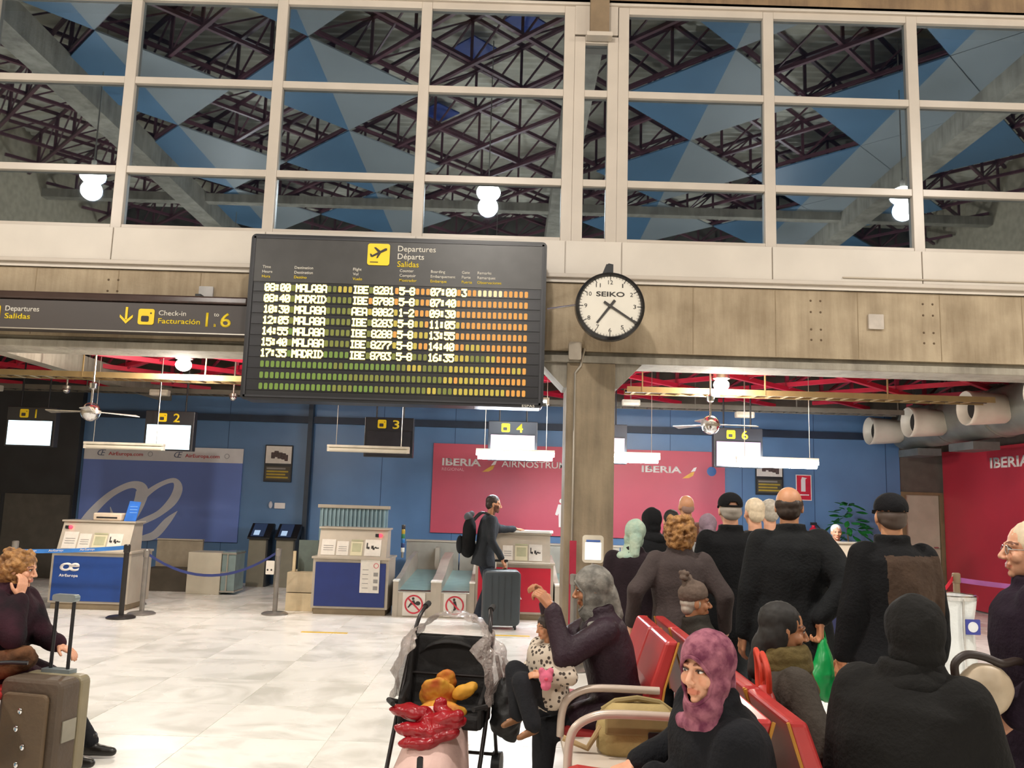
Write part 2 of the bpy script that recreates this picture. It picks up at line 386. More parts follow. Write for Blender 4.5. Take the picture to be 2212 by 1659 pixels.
# white spandrel band of panels
sp = MB().box(-12.3, 12.3, YB-0.02, YB+0.15, 4.07, 4.54).build('trim_3', M_WHITE); struct(sp, 'white panelled band between window wall and concrete beam')
edges = [-12.3]+XL[:-1]+[0.56, 1.20]+XR[1:]+[12.3]
for a, b in zip(edges[:-1], edges[1:]):
    MB().box(a+0.006, b-0.006, YB-0.045, YB-0.015, 4.15, 4.535).build('panel', M_WHITE, sp, bevel=0.004)
MB().box(-12.3, 12.3, YB-0.075, YB-0.015, 4.10, 4.148).build('rail', M_WFRAME, sp, bevel=0.008)
MB().box(-12.3, 12.3, YB-0.03, YB-0.01, 4.055, 4.10).build('rail', M_WHITE, sp)
MB().box(3.7, 6.2, YB-0.06, YB-0.05, 4.19, 4.205).build('strip', mat('strip_shadow', '#a89c8a', 0.6), sp)

# ------------------------------------------------------------ hall roof (seen mirrored in the window panes)
def space_frame(parent, x0, x1, y0, y1, zb, zt, half, chord, m_b, m_t, skip_posts=False):
    """diagonal grid of trusses: chord lines at +-45 degrees, posts at the nodes, slanting braces"""
    def line(c, s):          # points on y = s*x + c clipped to the rectangle
        pts = []
        for x in (x0, x1):
            yy = s*x+c
            if y0-1e-6 <= yy <= y1+1e-6: pts.append((x, yy))
        for yy in (y0, y1):
            x = (yy-c)/s
            if x0+1e-6 < x < x1-1e-6: pts.append((x, yy))
        pts = sorted(set((round(a, 4), round(b, 4)) for a, b in pts))
        return (pts[0], pts[-1]) if len(pts) > 1 and (Vector(pts[0])-Vector(pts[-1])).length > 0.6 else None
    step = 2*half
    nodes = set(); i = 0
    for s in (1, -1):
        cs = [y0-max(s*x0, s*x1), y1-min(s*x0, s*x1)]
        n0 = math.ceil(cs[0]/step); n1 = math.floor(cs[1]/step)
        for n in range(n0, n1+1):
            l = line(n*step, s)
            if not l: continue
            (a, b), (c, d) = l
            off = 0.0 if s > 0 else chord*1.02
            MB().bar((a, b, zb+off), (c, d, zb+off), chord).build('bottom_chord', m_b, parent)
            MB().bar((a, b, zt+off), (c, d, zt+off), chord).build('top_chord', m_t, parent)
    br = MB(); pm = MB().box(-chord*0.4, chord*0.4, -chord*0.4, chord*0.4, zb, zt).mesh('post', m_t)
    nx = int((x1-x0)/half)+2; np_ = 0
    for n in range(-80, 80):
        for q in range(-80, 80):
            # intersection of y = x + n*step and y = -x + q*step
            x = (q-n)*step/2; yv = (q+n)*step/2
            if not (x0+0.05 < x < x1-0.05 and y0+0.05 < yv < y1-0.05): continue
            if np_ < 290: link('post', pm, parent, (x, yv, 0)); np_ += 1
            for dx, dy in ((half, half), (half, -half)):
                if x+dx < x1 and y0 < yv+dy < y1:
                    br.bar((x, yv, zb), (x+dx, yv+dy, zt), chord*0.45)
    o = br.build('brace', m_t, parent); o['kind'] = 'stuff'
# corrugated deck
def corrugated(x0, x1, y0, y1, z, pitch, amp):
    mb = MB(); n = int((y1-y0)/pitch*4); vs = []; fs = []
    for i in range(n+1):
        yy = y0+(y1-y0)*i/n; zz = z+(amp if (i//2) % 2 else 0)
        vs += [(x0, yy, zz), (x1, yy, zz)]
    fs = [(2*i, 2*i+1, 2*i+3, 2*i+2) for i in range(n)]
    return mb.add(vs, fs)
ZRB, ZRT = 9.3, 10.15
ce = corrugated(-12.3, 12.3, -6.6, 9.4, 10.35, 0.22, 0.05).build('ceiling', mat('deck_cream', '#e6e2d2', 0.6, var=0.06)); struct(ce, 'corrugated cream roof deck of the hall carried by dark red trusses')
HALF = 0.9
space_frame(ce, -12.2, 12.2, -6.4, 9.0, ZRB, ZRT, HALF*1.0, 0.065, M_REDT, M_REDT)
# large folded blue and grey panels hung on the diagonals between the open truss fields
m_pb = mat('ceiling_blue', '#557896', 0.55, var=0.08, nscale=0.7); m_pg = mat('ceiling_grey', '#8f969a', 0.55, var=0.06, nscale=0.7)
S2 = 2*HALF
for n in range(-14, 16):
    for q in range(-14, 16):
        cx, cy = (q-n)*S2/2*1.0, (q+n)*S2/2+HALF
        if abs(cx) > 11.4 or not (-5.6 < cy < 8.2): continue
        if -1.3 < cx < 1.8 and cy > -3: continue                 # open field in the middle
        if q % 2 or n % 2: continue
        cy -= HALF
        if abs(cx) > 10.6 or (-1.9 < cx < 2.4 and cy > -3): continue
        k = (n//2 + q//2) % 2
        if k == 0 or (cx > 3.0 and (n//2+2*(q//2)) % 3):
            h = HALF*1.985; zc = ZRB-0.09
            mb = MB(); dz = 0.20
            mb.add([(cx-h, cy, zc), (cx, cy-h, zc), (cx, cy+h, zc), (cx-h, cy, zc+0.03), (cx, cy-h, zc+0.03), (cx, cy+h, zc+0.03)],
                   [(0,1,2),(3,5,4),(0,3,4,1),(1,4,5,2),(2,5,3,0)])
            mb.build('ceiling_panel', m_pb if k == 0 else m_pg, ce)
            mb = MB()
            mb.add([(cx, cy-h, zc), (cx+h, cy, zc), (cx, cy+h, zc), (cx, cy-h, zc+0.03), (cx+h, cy, zc+0.03), (cx, cy+h, zc+0.03)],
                   [(0,1,2),(3,5,4),(0,3,4,1),(1,4,5,2),(2,5,3,0)])
            mb.build('ceiling_panel', m_pg if k == 0 else m_pb, ce)
# small blue caps in the open field
for cx, cy in ((-0.9, 3.6), (-0.0, 4.5), (-1.8, 0.9)):
    h = 0.45
    MB().prism_z([(cx-h, cy), (cx, cy-h), (cx+h, cy), (cx, cy+h)], ZRT-0.05, ZRT-0.02).build('ceiling_panel', mat('ceiling_deep_blue', '#28408f', 0.5), ce)
# concrete roof beams
for i, x in enumerate((-8.3, 1.05, 8.6)):
    b = MB().box(x-0.24, x+0.24, -6.6, 9.15, 8.75, 9.25).build('concrete_roof_beam', M_CONC_D); struct(b, 'concrete roof beam spanning the hall')
b = MB().box(-12.3, 12.3, -2.45, -2.2, 9.0, 9.22).build('concrete_cross_beam', M_CONC_D); struct(b, 'concrete cross beam at the back of the hall')

# ------------------------------------------------------------ low roof over the check-in desks
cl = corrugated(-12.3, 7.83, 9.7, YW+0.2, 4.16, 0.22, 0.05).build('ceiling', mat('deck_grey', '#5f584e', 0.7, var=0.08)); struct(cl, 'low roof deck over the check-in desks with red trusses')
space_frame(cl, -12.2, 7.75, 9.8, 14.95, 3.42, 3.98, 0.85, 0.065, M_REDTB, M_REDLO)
for a, b in (((-6.3, 9.9, 3.66), (-4.2, 12.0, 3.66)), ((-3.6, 11.0, 3.52), (-2.2, 9.9, 3.6)), ((5.2, 10.2, 3.7), (3.8, 11.6, 3.7))):
    MB().bar(a, b, 0.06).build('violet_bar', M_PURP, cl)
for x in (-6.30,):
    b = MB().box(x-0.11, x+0.11, 9.7, YW, 3.20, 3.48).build('concrete_roof_beam', M_CONC_D); struct(b, 'concrete beam running back under the low roof')
# ================================================================= LAMPS
M_LAMP = emat('lamp_glow', '#fff6e8', 60.0)
M_TUBE = emat('tube_glow', '#eaf6ff', TUBE_GLOW)
M_TUBEOFF = mat('tube_off', '#cfc8b8', 0.35, var=0.03)
def point(name, loc, watts, col, parent=None, radius=0.12):
    l = bpy.data.lights.new(name, 'POINT'); l.energy = watts; l.color = col; l.shadow_soft_size = radius
    o = bpy.data.objects.new(name, l); COL.objects.link(o); o.location = loc
    if parent: o.parent = parent
    return o
def hall_lamp(x, y, z, label):
    t = thing('hall_lamp', label, 'lamp', (x, y, z), group='high lamps of the hall')
    MB().lathe([(0.02, 0.30), (0.045, 0.28), (0.05, 0.12), (0.04, 0.10)], (0,0,0), 20).build('housing', M_ALU, t)
    MB().ball((0,0,0), (0.22, 0.22, 0.16), 20, 12).build('globe', M_LAMP, t)
    MB().tube([(0,0,0.28), (0,0,ZRB-z+0.9)], 0.012, 6).build('suspension_rod', M_ALU, t)
    point('bulb', (0, 0, -0.30), HALL_LAMP_W*0.75, (1.0, 0.93, 0.85), t, 0.15)
    l = bpy.data.lights.new('reflector_beam', 'SPOT'); l.energy = HALL_LAMP_W; l.color = (1.0, 0.925, 0.835); l.shadow_soft_size = 0.18; l.spot_size = R_(158); l.spot_blend = 0.8
    o = bpy.data.objects.new('reflector_beam', l); COL.objects.link(o); o.location = (0, 0, -0.28); o.parent = t
hall_lamp(-0.54, 3.75, 7.2, 'bright globe lamp hanging from the hall roof, mirrored in a pane above the departures board')
hall_lamp(-7.72, 4.0, 7.2, 'bright globe lamp hanging over the seated blonde woman side of the hall')
hall_lamp(6.9, 4.2, 7.2, 'bright globe lamp hanging over the queue side of the hall')
hall_lamp(-0.54, -3.6, 7.2, 'bright globe lamp hanging over the middle of the rear hall')
hall_lamp(-7.72, -3.6, 7.2, 'bright globe lamp in the rear corner of the hall near the plain wall')
hall_lamp(6.9, -3.6, 7.2, 'bright globe lamp in the rear corner of the hall on the queue side')
def desk_lamp(x, y, z, label):
    t = thing('desk_hall_lamp', label, 'lamp', (x, y, z), group='lamps over the cable tray')
    MB().lathe([(0.03, 0.20), (0.09, 0.18), (0.11, 0.05), (0.06, 0.03)], (0,0,0), 18).build('housing', M_ALU, t)
    MB().ball((0,0,-0.03), (0.10, 0.10, 0.08), 18, 10).build('globe', M_LAMP, t)
    MB().tube([(0,0,0.18), (0,0,4.155-z)], 0.01, 6).build('suspension_rod', M_ALU, t)
    point('bulb', (0, -0.02, -0.16), DESK_LAMP_W, (1.0, 0.90, 0.78), t, 0.06)
desk_lamp(-4.23, 10.6, 3.22, 'glaring lamp above the cable tray beside the departures board')
desk_lamp(2.69, 10.6, 3.17, 'glaring lamp above the ceiling fan near the queue')

def tube_light(x0, x1, y, z, on, label, drops=True, r=0.034, ztop=4.155):
    t = thing('tube_light', label, 'light', (x0, y, z), group='hanging tube lights'); L = x1-x0
    MB().box(0, L, -0.045, 0.045, 0.0, 0.035).build('housing', mat('batten_white', '#c9c2b2', 0.5), t, bevel=0.006)
    MB().tube([(0.03, 0, -r*0.9), (L-0.03, 0, -r*0.9)], r, 12).build('tube', M_TUBE if on else M_TUBEOFF, t)
    for xe in (0.0, L-0.035): MB().box(xe, xe+0.035, -0.03, 0.03, -0.06, 0.0).build('end_cap', M_TUBEOFF, t)
    if drops:
        for xe in (0.12, L-0.12): MB().tube([(xe, 0, 0.03), (xe, 0, ztop-z)], 0.005, 6).build('suspension_wire', M_ALU, t)
tube_light(-6.01, -4.88, 11.8, 2.20, False, 'unlit tube light hanging before the big blue poster')
tube_light(-2.58, -1.42, 11.8, 2.26, False, 'unlit tube light hanging below the sign numbered 3')
tube_light(-0.48, 0.63, 11.8, 2.27, True, 'glowing tube light hanging below the sign numbered 4', r=0.06)
tube_light(1.02, 2.12, 11.8, 2.28, True, 'glowing tube light partly behind the concrete column', r=0.06)
tube_light(3.20, 4.36, 11.8, 2.27, True, 'glowing tube light hanging beside the sign numbered 6', r=0.06)
tube_light(-0.46, 0.50, 11.0, 2.92, True, 'thin glowing tube light just under the departures board', r=0.016)

# cable trays with rungs
def tray(x0, x1, y, z, label, m):
    t = thing('cable_tray', label, 'cable tray', (x0, y, z)); L = x1-x0
    for yy in (-0.14, 0.14): MB().box(0, L, yy-0.008, yy+0.008, -0.035, 0.04).build('side_rail', m, t)
    rm = MB().box(-0.02, 0.02, -0.14, 0.14, -0.03, -0.015).mesh('rung', m)
    n = int(L/0.2)
    for i in range(n): link('rung', rm, t, (0.1+i*0.2, 0, 0))
    hm = MB().box(-0.008, 0.008, -0.15, -0.135, -0.03, 4.155-z).mesh('hanger', m)
    for i in range(int(L/1.6)+1): link('hanger', hm, t, (0.2+i*1.6, 0, 0))
    MB().tube([(0.0, 0.05, 0.0), (L*0.5, 0.02, 0.005), (L, 0.06, 0.0)], 0.02, 8).build('cable', M_BLACK, t)
M_TRAY = mat('tray_galvanised', '#a08b62', 0.45, 0.5, var=0.1)
tray(-7.4, -0.1, 10.9, 3.05, 'galvanised ladder cable tray lit by the lamp beside the departures board', M_TRAY)
tray(1.5, 6.3, 10.9, 3.07, 'galvanised ladder cable tray lit by the lamp over the fan', M_TRAY)
tray(-8.5, 6.2, 13.2, 3.14, 'long dull grey cable tray further back near the blue wall', mat('tray_grey', '#5f5a50', 0.6))

def fan(x, y, z, ang, label):
    t = thing('ceiling_fan', label, 'ceiling fan', (x, y, z), ang, 'chrome ceiling fans')
    MB().ball((0,0,0), (0.115, 0.115, 0.12), 24, 14).build('motor', M_CHROME, t)
    MB().lathe([(0.118, -0.02), (0.12, 0.0), (0.118, 0.02)], (0,0,0), 24).build('motor_band', M_ALU, t)
    MB().tube([(0,0,0.11), (0,0,0.40)], 0.016, 10).build('downrod', M_CHROME, t)
    MB().lathe([(0.018, 0.28), (0.045, 0.30), (0.05, 0.36), (0.02, 0.38)], (0,0,0), 16).build('canopy', M_CHROME, t)
    MB().tube([(0,0,0.38), (0,0,4.155-z)], 0.012, 8).build('upper_rod', M_ALU, t)
    for i in range(3):
        a = i*2*math.pi/3; b = MB()
        b.add([(0.10,-0.03,0.0),(0.60,-0.055,-0.012),(0.60,0.055,0.012),(0.10,0.03,0.0),(0.10,-0.03,0.01),(0.60,-0.055,-0.002),(0.60,0.055,0.022),(0.10,0.03,0.01)],
              [(0,3,2,1),(4,5,6,7),(0,1,5,4),(1,2,6,5),(2,3,7,6),(3,0,4,7)])
        o = b.build('blade', mat('blade_chrome', '#c9c4bb', 0.25, 0.7), t); o.rotation_euler = (0, 0, a)
fan(-5.26, 10.4, 2.53, R_(170), 'chrome ceiling fan hanging between signs 1 and 2')
fan(2.50, 10.4, 2.60, R_(4), 'chrome ceiling fan hanging before the red wall next to sign 6')

# small fittings under the low roof
def emergency(x, y, z, label):
    t = thing('emergency_light', label, 'light', (x, y, z), group='white emergency light boxes')
    MB().rbox(-0.14, 0.14, -0.05, 0.05, -0.045, 0.045, 0.015).build('case', mat('case_white', '#c8c4b4', 0.4), t)
    MB().box(-0.12, 0.12, -0.052, -0.045, -0.035, 0.0).build('diffuser', mat('diffuser_white', '#dedccf', 0.3), t)
    MB().tube([(0, 0, 0.04), (0, 0, 4.155-z)], 0.01, 6).build('stem', M_ALU, t)
emergency(-5.35, 12.6, 3.05, 'white emergency light box over the big blue poster')
emergency(3.55, 12.6, 2.98, 'white emergency light box beside the chrome fan near the red poster')
emergency(1.86, 12.9, 3.15, 'small white emergency light box just beside the concrete column')
emergency(-7.9, 12.6, 3.05, 'white emergency light box over the dark wall end')
def spot(x, y, z, label):
    t = thing('camera_dome', label, 'security camera', (x, y, z), group='chrome domes under the low roof')
    MB().ball((0,0,0), 0.055, 14, 8).build('dome', M_CHROME, t)
    MB().lathe([(0.06, 0.02), (0.06, 0.06), (0.015, 0.07), (0.015, 4.155-z)], (0,0,0), 14).build('mount', M_ALU, t)
spot(-6.72, 12.5, 3.04, 'small chrome dome hanging between signs 1 and 2')
spot(-4.2, 12.5, 3.0, 'small chrome dome hanging close to the departures board edge')

# ================================================================= DEPARTURES BOARD
BX0, BX1, BZ0, BZ1, BY = -2.82, 0.33, 2.55, 4.33, 8.6
bd = thing('departures_board', 'large black flight board with yellow plane symbol and glowing amber rows', 'flight board', (BX0, BY, BZ0))
BW, BH = BX1-BX0, BZ1-BZ0
MB().rbox(0, BW, 0.0, 0.30, 0, BH, 0.05, 5).build('housing', mat('board_black', '#1d1d20', 0.35, var=0.1), bd)
fm = MB()
fm.box(0.03, BW-0.03, -0.012, 0.0, BH-0.05, BH-0.03).box(0.03, BW-0.03, -0.012, 0.0, 0.03, 0.05).box(0.03, 0.05, -0.012, 0.0, 0.03, BH-0.03).box(BW-0.05, BW-0.03, -0.012, 0.0, 0.03, BH-0.03)
fm.build('front_frame', mat('board_frame', '#2c2c30', 0.4), bd)
HDR = 0.52
MB().box(0.05, BW-0.05, -0.006, 0.0, BH-HDR, BH-0.05).build('header_panel', mat('board_header', '#3d3c3b', 0.35, var=0.1), bd)
for sx in (0.35, BW-0.35):
    MB().box(sx-0.05, sx+0.05, 0.30, 0.60, BH*0.72, BH*0.72+0.12).build('wall_bracket', M_BLACK, bd)
# plane pictogram
px, pz, ps = 1.245, BH-0.31, 0.235
pk = MB().prism_y(rrect(px, px+ps, pz, pz+ps, 0.025, 4), -0.016, -0.006).build('plane_symbol', M_YEL, bd)
g = MB()
g.prism_y([(px+0.03, pz+0.095), (px+0.05, pz+0.085), (px+0.205, pz+0.165), (px+0.205, pz+0.185), (px+0.185, pz+0.185)], -0.020, -0.016)
g.prism_y([(px+0.065, pz+0.19), (px+0.085, pz+0.195), (px+0.15, pz+0.145), (px+0.12, pz+0.13)], -0.0203, -0.016)
g.prism_y([(px+0.095, pz+0.075), (px+0.11, pz+0.078), (px+0.155, pz+0.155), (px+0.115, pz+0.135)], -0.0206, -0.016)
g.prism_y([(px+0.025, pz+0.12), (px+0.036, pz+0.124), (px+0.06, pz+0.10), (px+0.035, pz+0.09)], -0.0209, -0.016)
g.box(px+0.03, px+0.115, -0.020, -0.016, pz+0.028, pz+0.036)
g.build('plane_print', M_PRINT, pk)
for txt_, dz, mm in (('Departures', 0.165, M_WTXT), ('Départs', 0.080, M_WTXT), ('Salidas', -0.005, M_YELT)):
    lettering('header_lettering', txt_, px+ps+0.085, pz+dz-0.005, -0.006, 0.062, mm, bd, bold=0.008)
heads = [(0.14, ('Time', 'Heure', 'Hora')), (0.48, ('Destination', 'Destination', 'Destino')), (1.10, ('Flight', 'Vol', 'Vuelo')), (1.595, ('Counter', 'Comptoir', 'Mostrador')),
         (1.925, ('Boarding', 'Embarquement', 'Embarque')), (2.255, ('Gate', 'Porte', 'Puerta')), (2.42, ('Remarks', 'Remarques', 'Observaciones'))]
for hx, ws in heads:
    for i, wd in enumerate(ws):
        lettering('column_heading', wd, hx, BH-0.375-0.052*i, -0.006, 0.030, M_WTXT if i < 2 else M_YELT, bd, bold=0.004)
# rows of lamp cells: dim cells are separate pieces, lit characters are 5x7 dots
G57 = {'0':'0E11131519110E','1':'040C040404040E','2':'0E11010204081F','3':'1F02040201110E','4':'02060A121F0202','5':'1F101E0101110E','6':'0608101E11110E',
       '7':'1F010204080808','8':'0E11110E11110E','9':'0E11110F01020C','A':'0E1111111F1111','B':'1E11111E11111E','D':'1C12111111121C','E':'1F10101E10101F',
       'G':'0E11101711110F','I':'0E04040404040E','L':'1010101010101F','M':'111B1515111111','R':'1E11111E141211','-':'0000001F000000',':':'000C0C000C0C00','N':'11191513111111'}
ROWS = ['08:00 MALAGA     IBE 8281 5-8   07:00 3            ', '08:40 MADRID     IBE 8788 5-8   07:40              ', '10:30 MALAGA     AEA 8082 1-2   09:30              ',
        '12:05 MALAGA     IBE 8283 5-8   11:05              ', '14:55 MALAGA     IBE 8288 5-8   13:55              ', '15:40 MALAGA     IBE 8277 5-8   14:40              ',
        '17:35 MADRID     IBE 8783 5-8   16:35              ', ' '*51, ' '*51, ' '*51]
M_LED = emat('led_lit', '#ffe77a', 5.0)
cell_mats = [emat('cell_orange', '#f2a33a', 0.95), emat('cell_yellow', '#d9bd3c', 0.9), emat('cell_olive', '#8f9226', 0.75), emat('cell_green', '#7c9a2a', 0.8), emat('cell_pale', '#f5d9a0', 1.2)]
CP = (BW-0.36)/51.0; CHh = 0.066; CWd = CP*0.66
cell_mesh = [MB().prism_y(rrect(-CWd/2, CWd/2, -CHh/2, CHh/2, 0.008, 1), -0.013, -0.008).mesh('cell', m_) for m_ in cell_mats]
glyph = {}; rowp = (BH-HDR-0.09)/10.0; ncell = 0; restm = {}
for ri, rs in enumerate(ROWS):
    zc = BH-HDR-rowp*(ri+0.5)-0.005
    rw = MB().box(0.06, BW-0.06, -0.008, 0.0, zc-rowp*0.36, zc+rowp*0.36).build('display_row', mat('row_black', '#202024', 0.3, var=0.1), bd)
    for ci in range(51):
        ch = rs[ci] if ci < len(rs) else ' '
        xc = 0.18+CP*(ci+0.5)
        if ch != ' ':
            if ch not in glyph:
                gm = MB(); bits = G57[ch]; dw, dh = CP*0.98/5, (CHh+0.016)/7
                for yy in range(7):
                    row = int(bits[2*yy:2*yy+2], 16)
                    for xx in range(5):
                        if row >> (4-xx) & 1:
                            x0 = -CP*0.49+xx*dw; z1 = (CHh+0.016)/2-yy*dh; e_ = 0.0022
                            gm.box(x0-e_, x0+dw+e_, -0.016-0.0001*((xx+yy) % 3), -0.010, z1-dh-e_, z1+e_)
                glyph[ch] = gm.mesh('character', M_LED)
            link('character', glyph[ch], rw, (xc, 0, zc))
        else:
            t_ = noise.noise(Vector((ci*0.23, ri*0.9, 3.1)))
            g_ = ci/51.0 + t_*0.35 - (0.28 if ri >= 6 else 0.0) + (0.15 if ri < 3 else 0)
            kx = 0 if g_ > 0.62 else 1 if g_ > 0.42 else 2 if g_ > 0.12 else 3
            if ri == 0 and 41 <= ci <= 45: kx = 4
            if ncell < 300:
                link('cell', cell_mesh[kx], rw, (xc, 0, zc)); ncell += 1
            else:
                restm.setdefault(kx, MB()).prism_y(rrect(xc-CWd/2, xc+CWd/2, zc-CHh/2, zc+CHh/2, 0.008, 1), -0.013, -0.008)
for kx, mb in restm.items():
    o = mb.build('cell_rest', cell_mats[kx], bd); o['kind'] = 'stuff'
lettering('maker_plate', 'ESPAS', BW-0.22, 0.005, -0.006, 0.025, M_WTXT, bd, width=0.13)

# ================================================================= CLOCK
ck = thing('wall_clock', 'round white station clock in black case hung beside the flight board', 'clock', (1.01, 8.6, 3.65))
MB().lathe([(0.33, 0.14), (0.355, 0.13), (0.37, 0.05), (0.365, -0.02), (0.335, -0.045), (0.322, -0.02), (0.322, 0.10)], (0,0,0), 56, 'y', loop=True).build('case', mat('clock_black', '#18181b', 0.22), ck)
dial = MB().lathe([(0.001, -0.018), (0.322, -0.018), (0.322, 0.12), (0.001, 0.12)], (0,0,0), 56, 'y').build('dial', mat('dial_white', '#cfcabe', 0.4, var=0.02), ck)
mk = MB()
for i in range(60):
    a = math.pi/2-i*math.pi/30; r0 = 0.285 if i % 5 == 0 else 0.305; wd = 0.004 if i % 5 == 0 else 0.0018
    c, s_ = math.cos(a), math.sin(a)
    mk.prism_y([(c*r0-s_*wd, s_*r0+c*wd), (c*0.322-s_*wd, s_*0.322+c*wd), (c*0.322+s_*wd, s_*0.322-c*wd), (c*r0+s_*wd, s_*r0-c*wd)], -0.021, -0.018)
mk.build('minute_marks', M_PRINT, dial)
for i in range(1, 13):
    a = math.pi/2-i*math.pi/6; wd = 0.030 if i < 10 and i != 1 else (0.012 if i == 1 else 0.05)
    lettering('numeral', str(i), 0.258*math.cos(a)-wd/2, 0.258*math.sin(a)-0.022, -0.018, 0.044, M_PRINT, dial, width=wd, depth=0.003)
lettering('dial_lettering', 'SEIKO', -0.15, 0.105, -0.018, 0.05, M_PRINT, dial, width=0.30, bold=0.02, depth=0.003)
def hand_(name, ang, ln, tail, wd, y):
    a = math.pi/2-ang; c, s_ = math.cos(a), math.sin(a)
    P_ = lambda u, v: (c*u-s_*v, s_*u+c*v)
    MB().prism_y([P_(-tail, -wd), P_(ln, -wd*0.7), P_(ln, wd*0.7), P_(-tail, wd)], y-0.006, y).build(name, M_PRINT, ck)
hand_('hour_hand', R_(217), 0.23, 0.08, 0.014, -0.022)
hand_('minute_hand', R_(123), 0.33, 0.08, 0.013, -0.029)
MB().lathe([(0.02, -0.040), (0.02, -0.02)], (0,0,0), 16, 'y').build('hub', M_PRINT, ck)
MB().prism_y([(-0.09, 0.34), (0.03, 0.35), (0.03, 0.46), (-0.02, 0.47), (-0.045, 0.45)], 0.0, 0.12).build('hanger', M_BLACK, ck)
MB().box(-0.04, 0.03, 0.05, 0.545, 0.43, 0.475).build('wall_arm', M_BLACK, ck)
MB().tube([(-0.36, 0.06, 0.02), (-0.66, 0.06, -0.035)], 0.012, 8).build('side_rod', M_CHROME, ck)

# ================================================================= HANGING SIGN (left)
sg = thing('direction_sign', 'long dark hanging sign with yellow arrow, check-in symbol and numbers 1 to 6', 'sign', (-6.9, 8.95, 3.29))
def desk_symbol(parent, x, z, s, y, m_bg, m_fg, name='desk_symbol'):
    o = MB().prism_y(rrect(x, x+s, z, z+s, s*0.14, 4), y-0.008, y).build(name, m_bg, parent)
    g = MB(); g.prism_y(rrect(x+s*0.2, x+s*0.68, z+s*0.18, z+s*0.55, s*0.08, 3), y-0.011, y-0.008); g.prism_y(rrect(x+s*0.74, x+s*0.84, z+s*0.68, z+s*0.78, s*0.03, 2), y-0.011, y-0.008)
    g.build('symbol_print', m_fg, o)
MB().box(0, 3.98, 0, 0.18, 0, 0.33).build('box', mat('sign_brownblack', '#3e3836', 0.4, var=0.06, nscale=1.0), sg, bevel=0.008)
MB().box(0, 3.98, -0.03, 0.2, 0.335, 0.42).build('top_rail', mat('sign_rail', '#3a2a26', 0.2, var=0.1), sg, bevel=0.02)
MB().box(0, 3.98, -0.004, 0.0, 0.0, 0.012).build('lower_lip', M_ALU, sg)
for x in (0.8, 3.4): MB().box(x-0.03, x+0.03, 0.05, 0.26, 0.38, 0.46).build('hanger', M_BLACK, sg)
desk_symbol(sg, 1.11, 0.085, 0.17, 0.0, M_YEL, M_PRINT)
lettering('sign_lettering', 'Departures', 1.33, 0.195, 0.0, 0.058, M_WTXT, sg, width=0.37, bold=0.006)
lettering('sign_lettering', 'Salidas', 1.33, 0.110, 0.0, 0.058, M_YELT, sg, width=0.28, bold=0.012)
ar = MB(); ax, az = 2.66, 0.085
ar.prism_y([(ax-0.012, az+0.05), (ax+0.012, az+0.05), (ax+0.012, az+0.19), (ax-0.012, az+0.19)], -0.008, 0.0)
ar.prism_y([(ax, az+0.005), (ax+0.07, az+0.075), (ax+0.07, az+0.105), (ax, az+0.04), (ax-0.07, az+0.105), (ax-0.07, az+0.075)], -0.0075, 0.0)
ar.build('arrow', M_YEL, sg)
desk_symbol(sg, 2.79, 0.085, 0.175, 0.0, M_YEL, M_PRINT)
lettering('sign_lettering', 'Check-in', 3.01, 0.195, 0.0, 0.055, M_WTXT, sg, width=0.30, bold=0.006)
lettering('sign_lettering', 'Facturación', 3.01, 0.105, 0.0, 0.058, M_YELT, sg, width=0.46, bold=0.012)
lettering('sign_lettering', '1', 3.53, 0.085, 0.0, 0.155, M_YELT, sg, width=None, bold=0.01)
lettering('sign_lettering', 'to', 3.615, 0.20, 0.0, 0.045, M_WTXT, sg, bold=0.006)
lettering('sign_lettering', 'a', 3.62, 0.085, 0.0, 0.045, M_YELT, sg, bold=0.012)
lettering('sign_lettering', '6', 3.69, 0.085, 0.0, 0.155, M_YELT, sg, width=0.115, bold=0.01)

# ================================================================= DESK NUMBER SIGNS WITH SCREENS
def desk_sign(x, num, screen, label, y=12.2):
    t = thing('desk_sign', label, 'sign', (x, y, 2.18), group='numbered signs over the desks')
    MB().box(-0.36, 0.36, 0.0, 0.12, -0.02, 0.56).build('housing', M_BLACKS, t, bevel=0.008)
    desk_symbol(t, -0.17, 0.40, 0.125, 0.0, M_YEL, M_PRINT)
    lettering('desk_number', num, 0.05, 0.40, 0.0, 0.125, M_YELT, t, width=None if num == '1' else 0.095, bold=0.015)
    MB().box(-0.33, 0.33, -0.012, 0.0, -0.01, 0.365).build('screen_bezel', M_BLACK, t)
    MB().box(-0.32, 0.32, -0.016, -0.012, 0.0, 0.355).build('screen', screen, t)
    for sx in (-0.2, 0.2): MB().tube([(sx, 0.06, 0.55), (sx, 0.06, 1.975)], 0.012, 6).build('suspension_rod', M_BLACK, t)
SCR_B = emat('screen_blue_white', '#d9f6ff', 2.6); SCR_P = emat('screen_pink_white', '#ffdcec', 2.6); SCR_V = emat('screen_violet_white', '#f3c3f2', 1.4)
SCR_0 = mat('screen_off', '#2d2c30', 0.25)
desk_sign(-7.03, '1', SCR_B, 'blazing pale blue screen sign at the shadowed end of the desks, numbered 1')
desk_sign(-5.00, '2', SCR_B, 'sign numbered 2 with blazing pale blue screen over the big blue poster')
desk_sign(-1.78, '3', SCR_0, 'hanging sign numbered 3 with its screen switched off')
desk_sign(0.035, '4', SCR_P, 'hanging sign numbered 4 with white screen over the glowing tube')
desk_sign(1.35, '5', SCR_P, 'hanging sign with white screen mostly hidden by the concrete column')
desk_sign(3.34, '6', SCR_V, 'hanging sign numbered 6 with pink-violet screen')

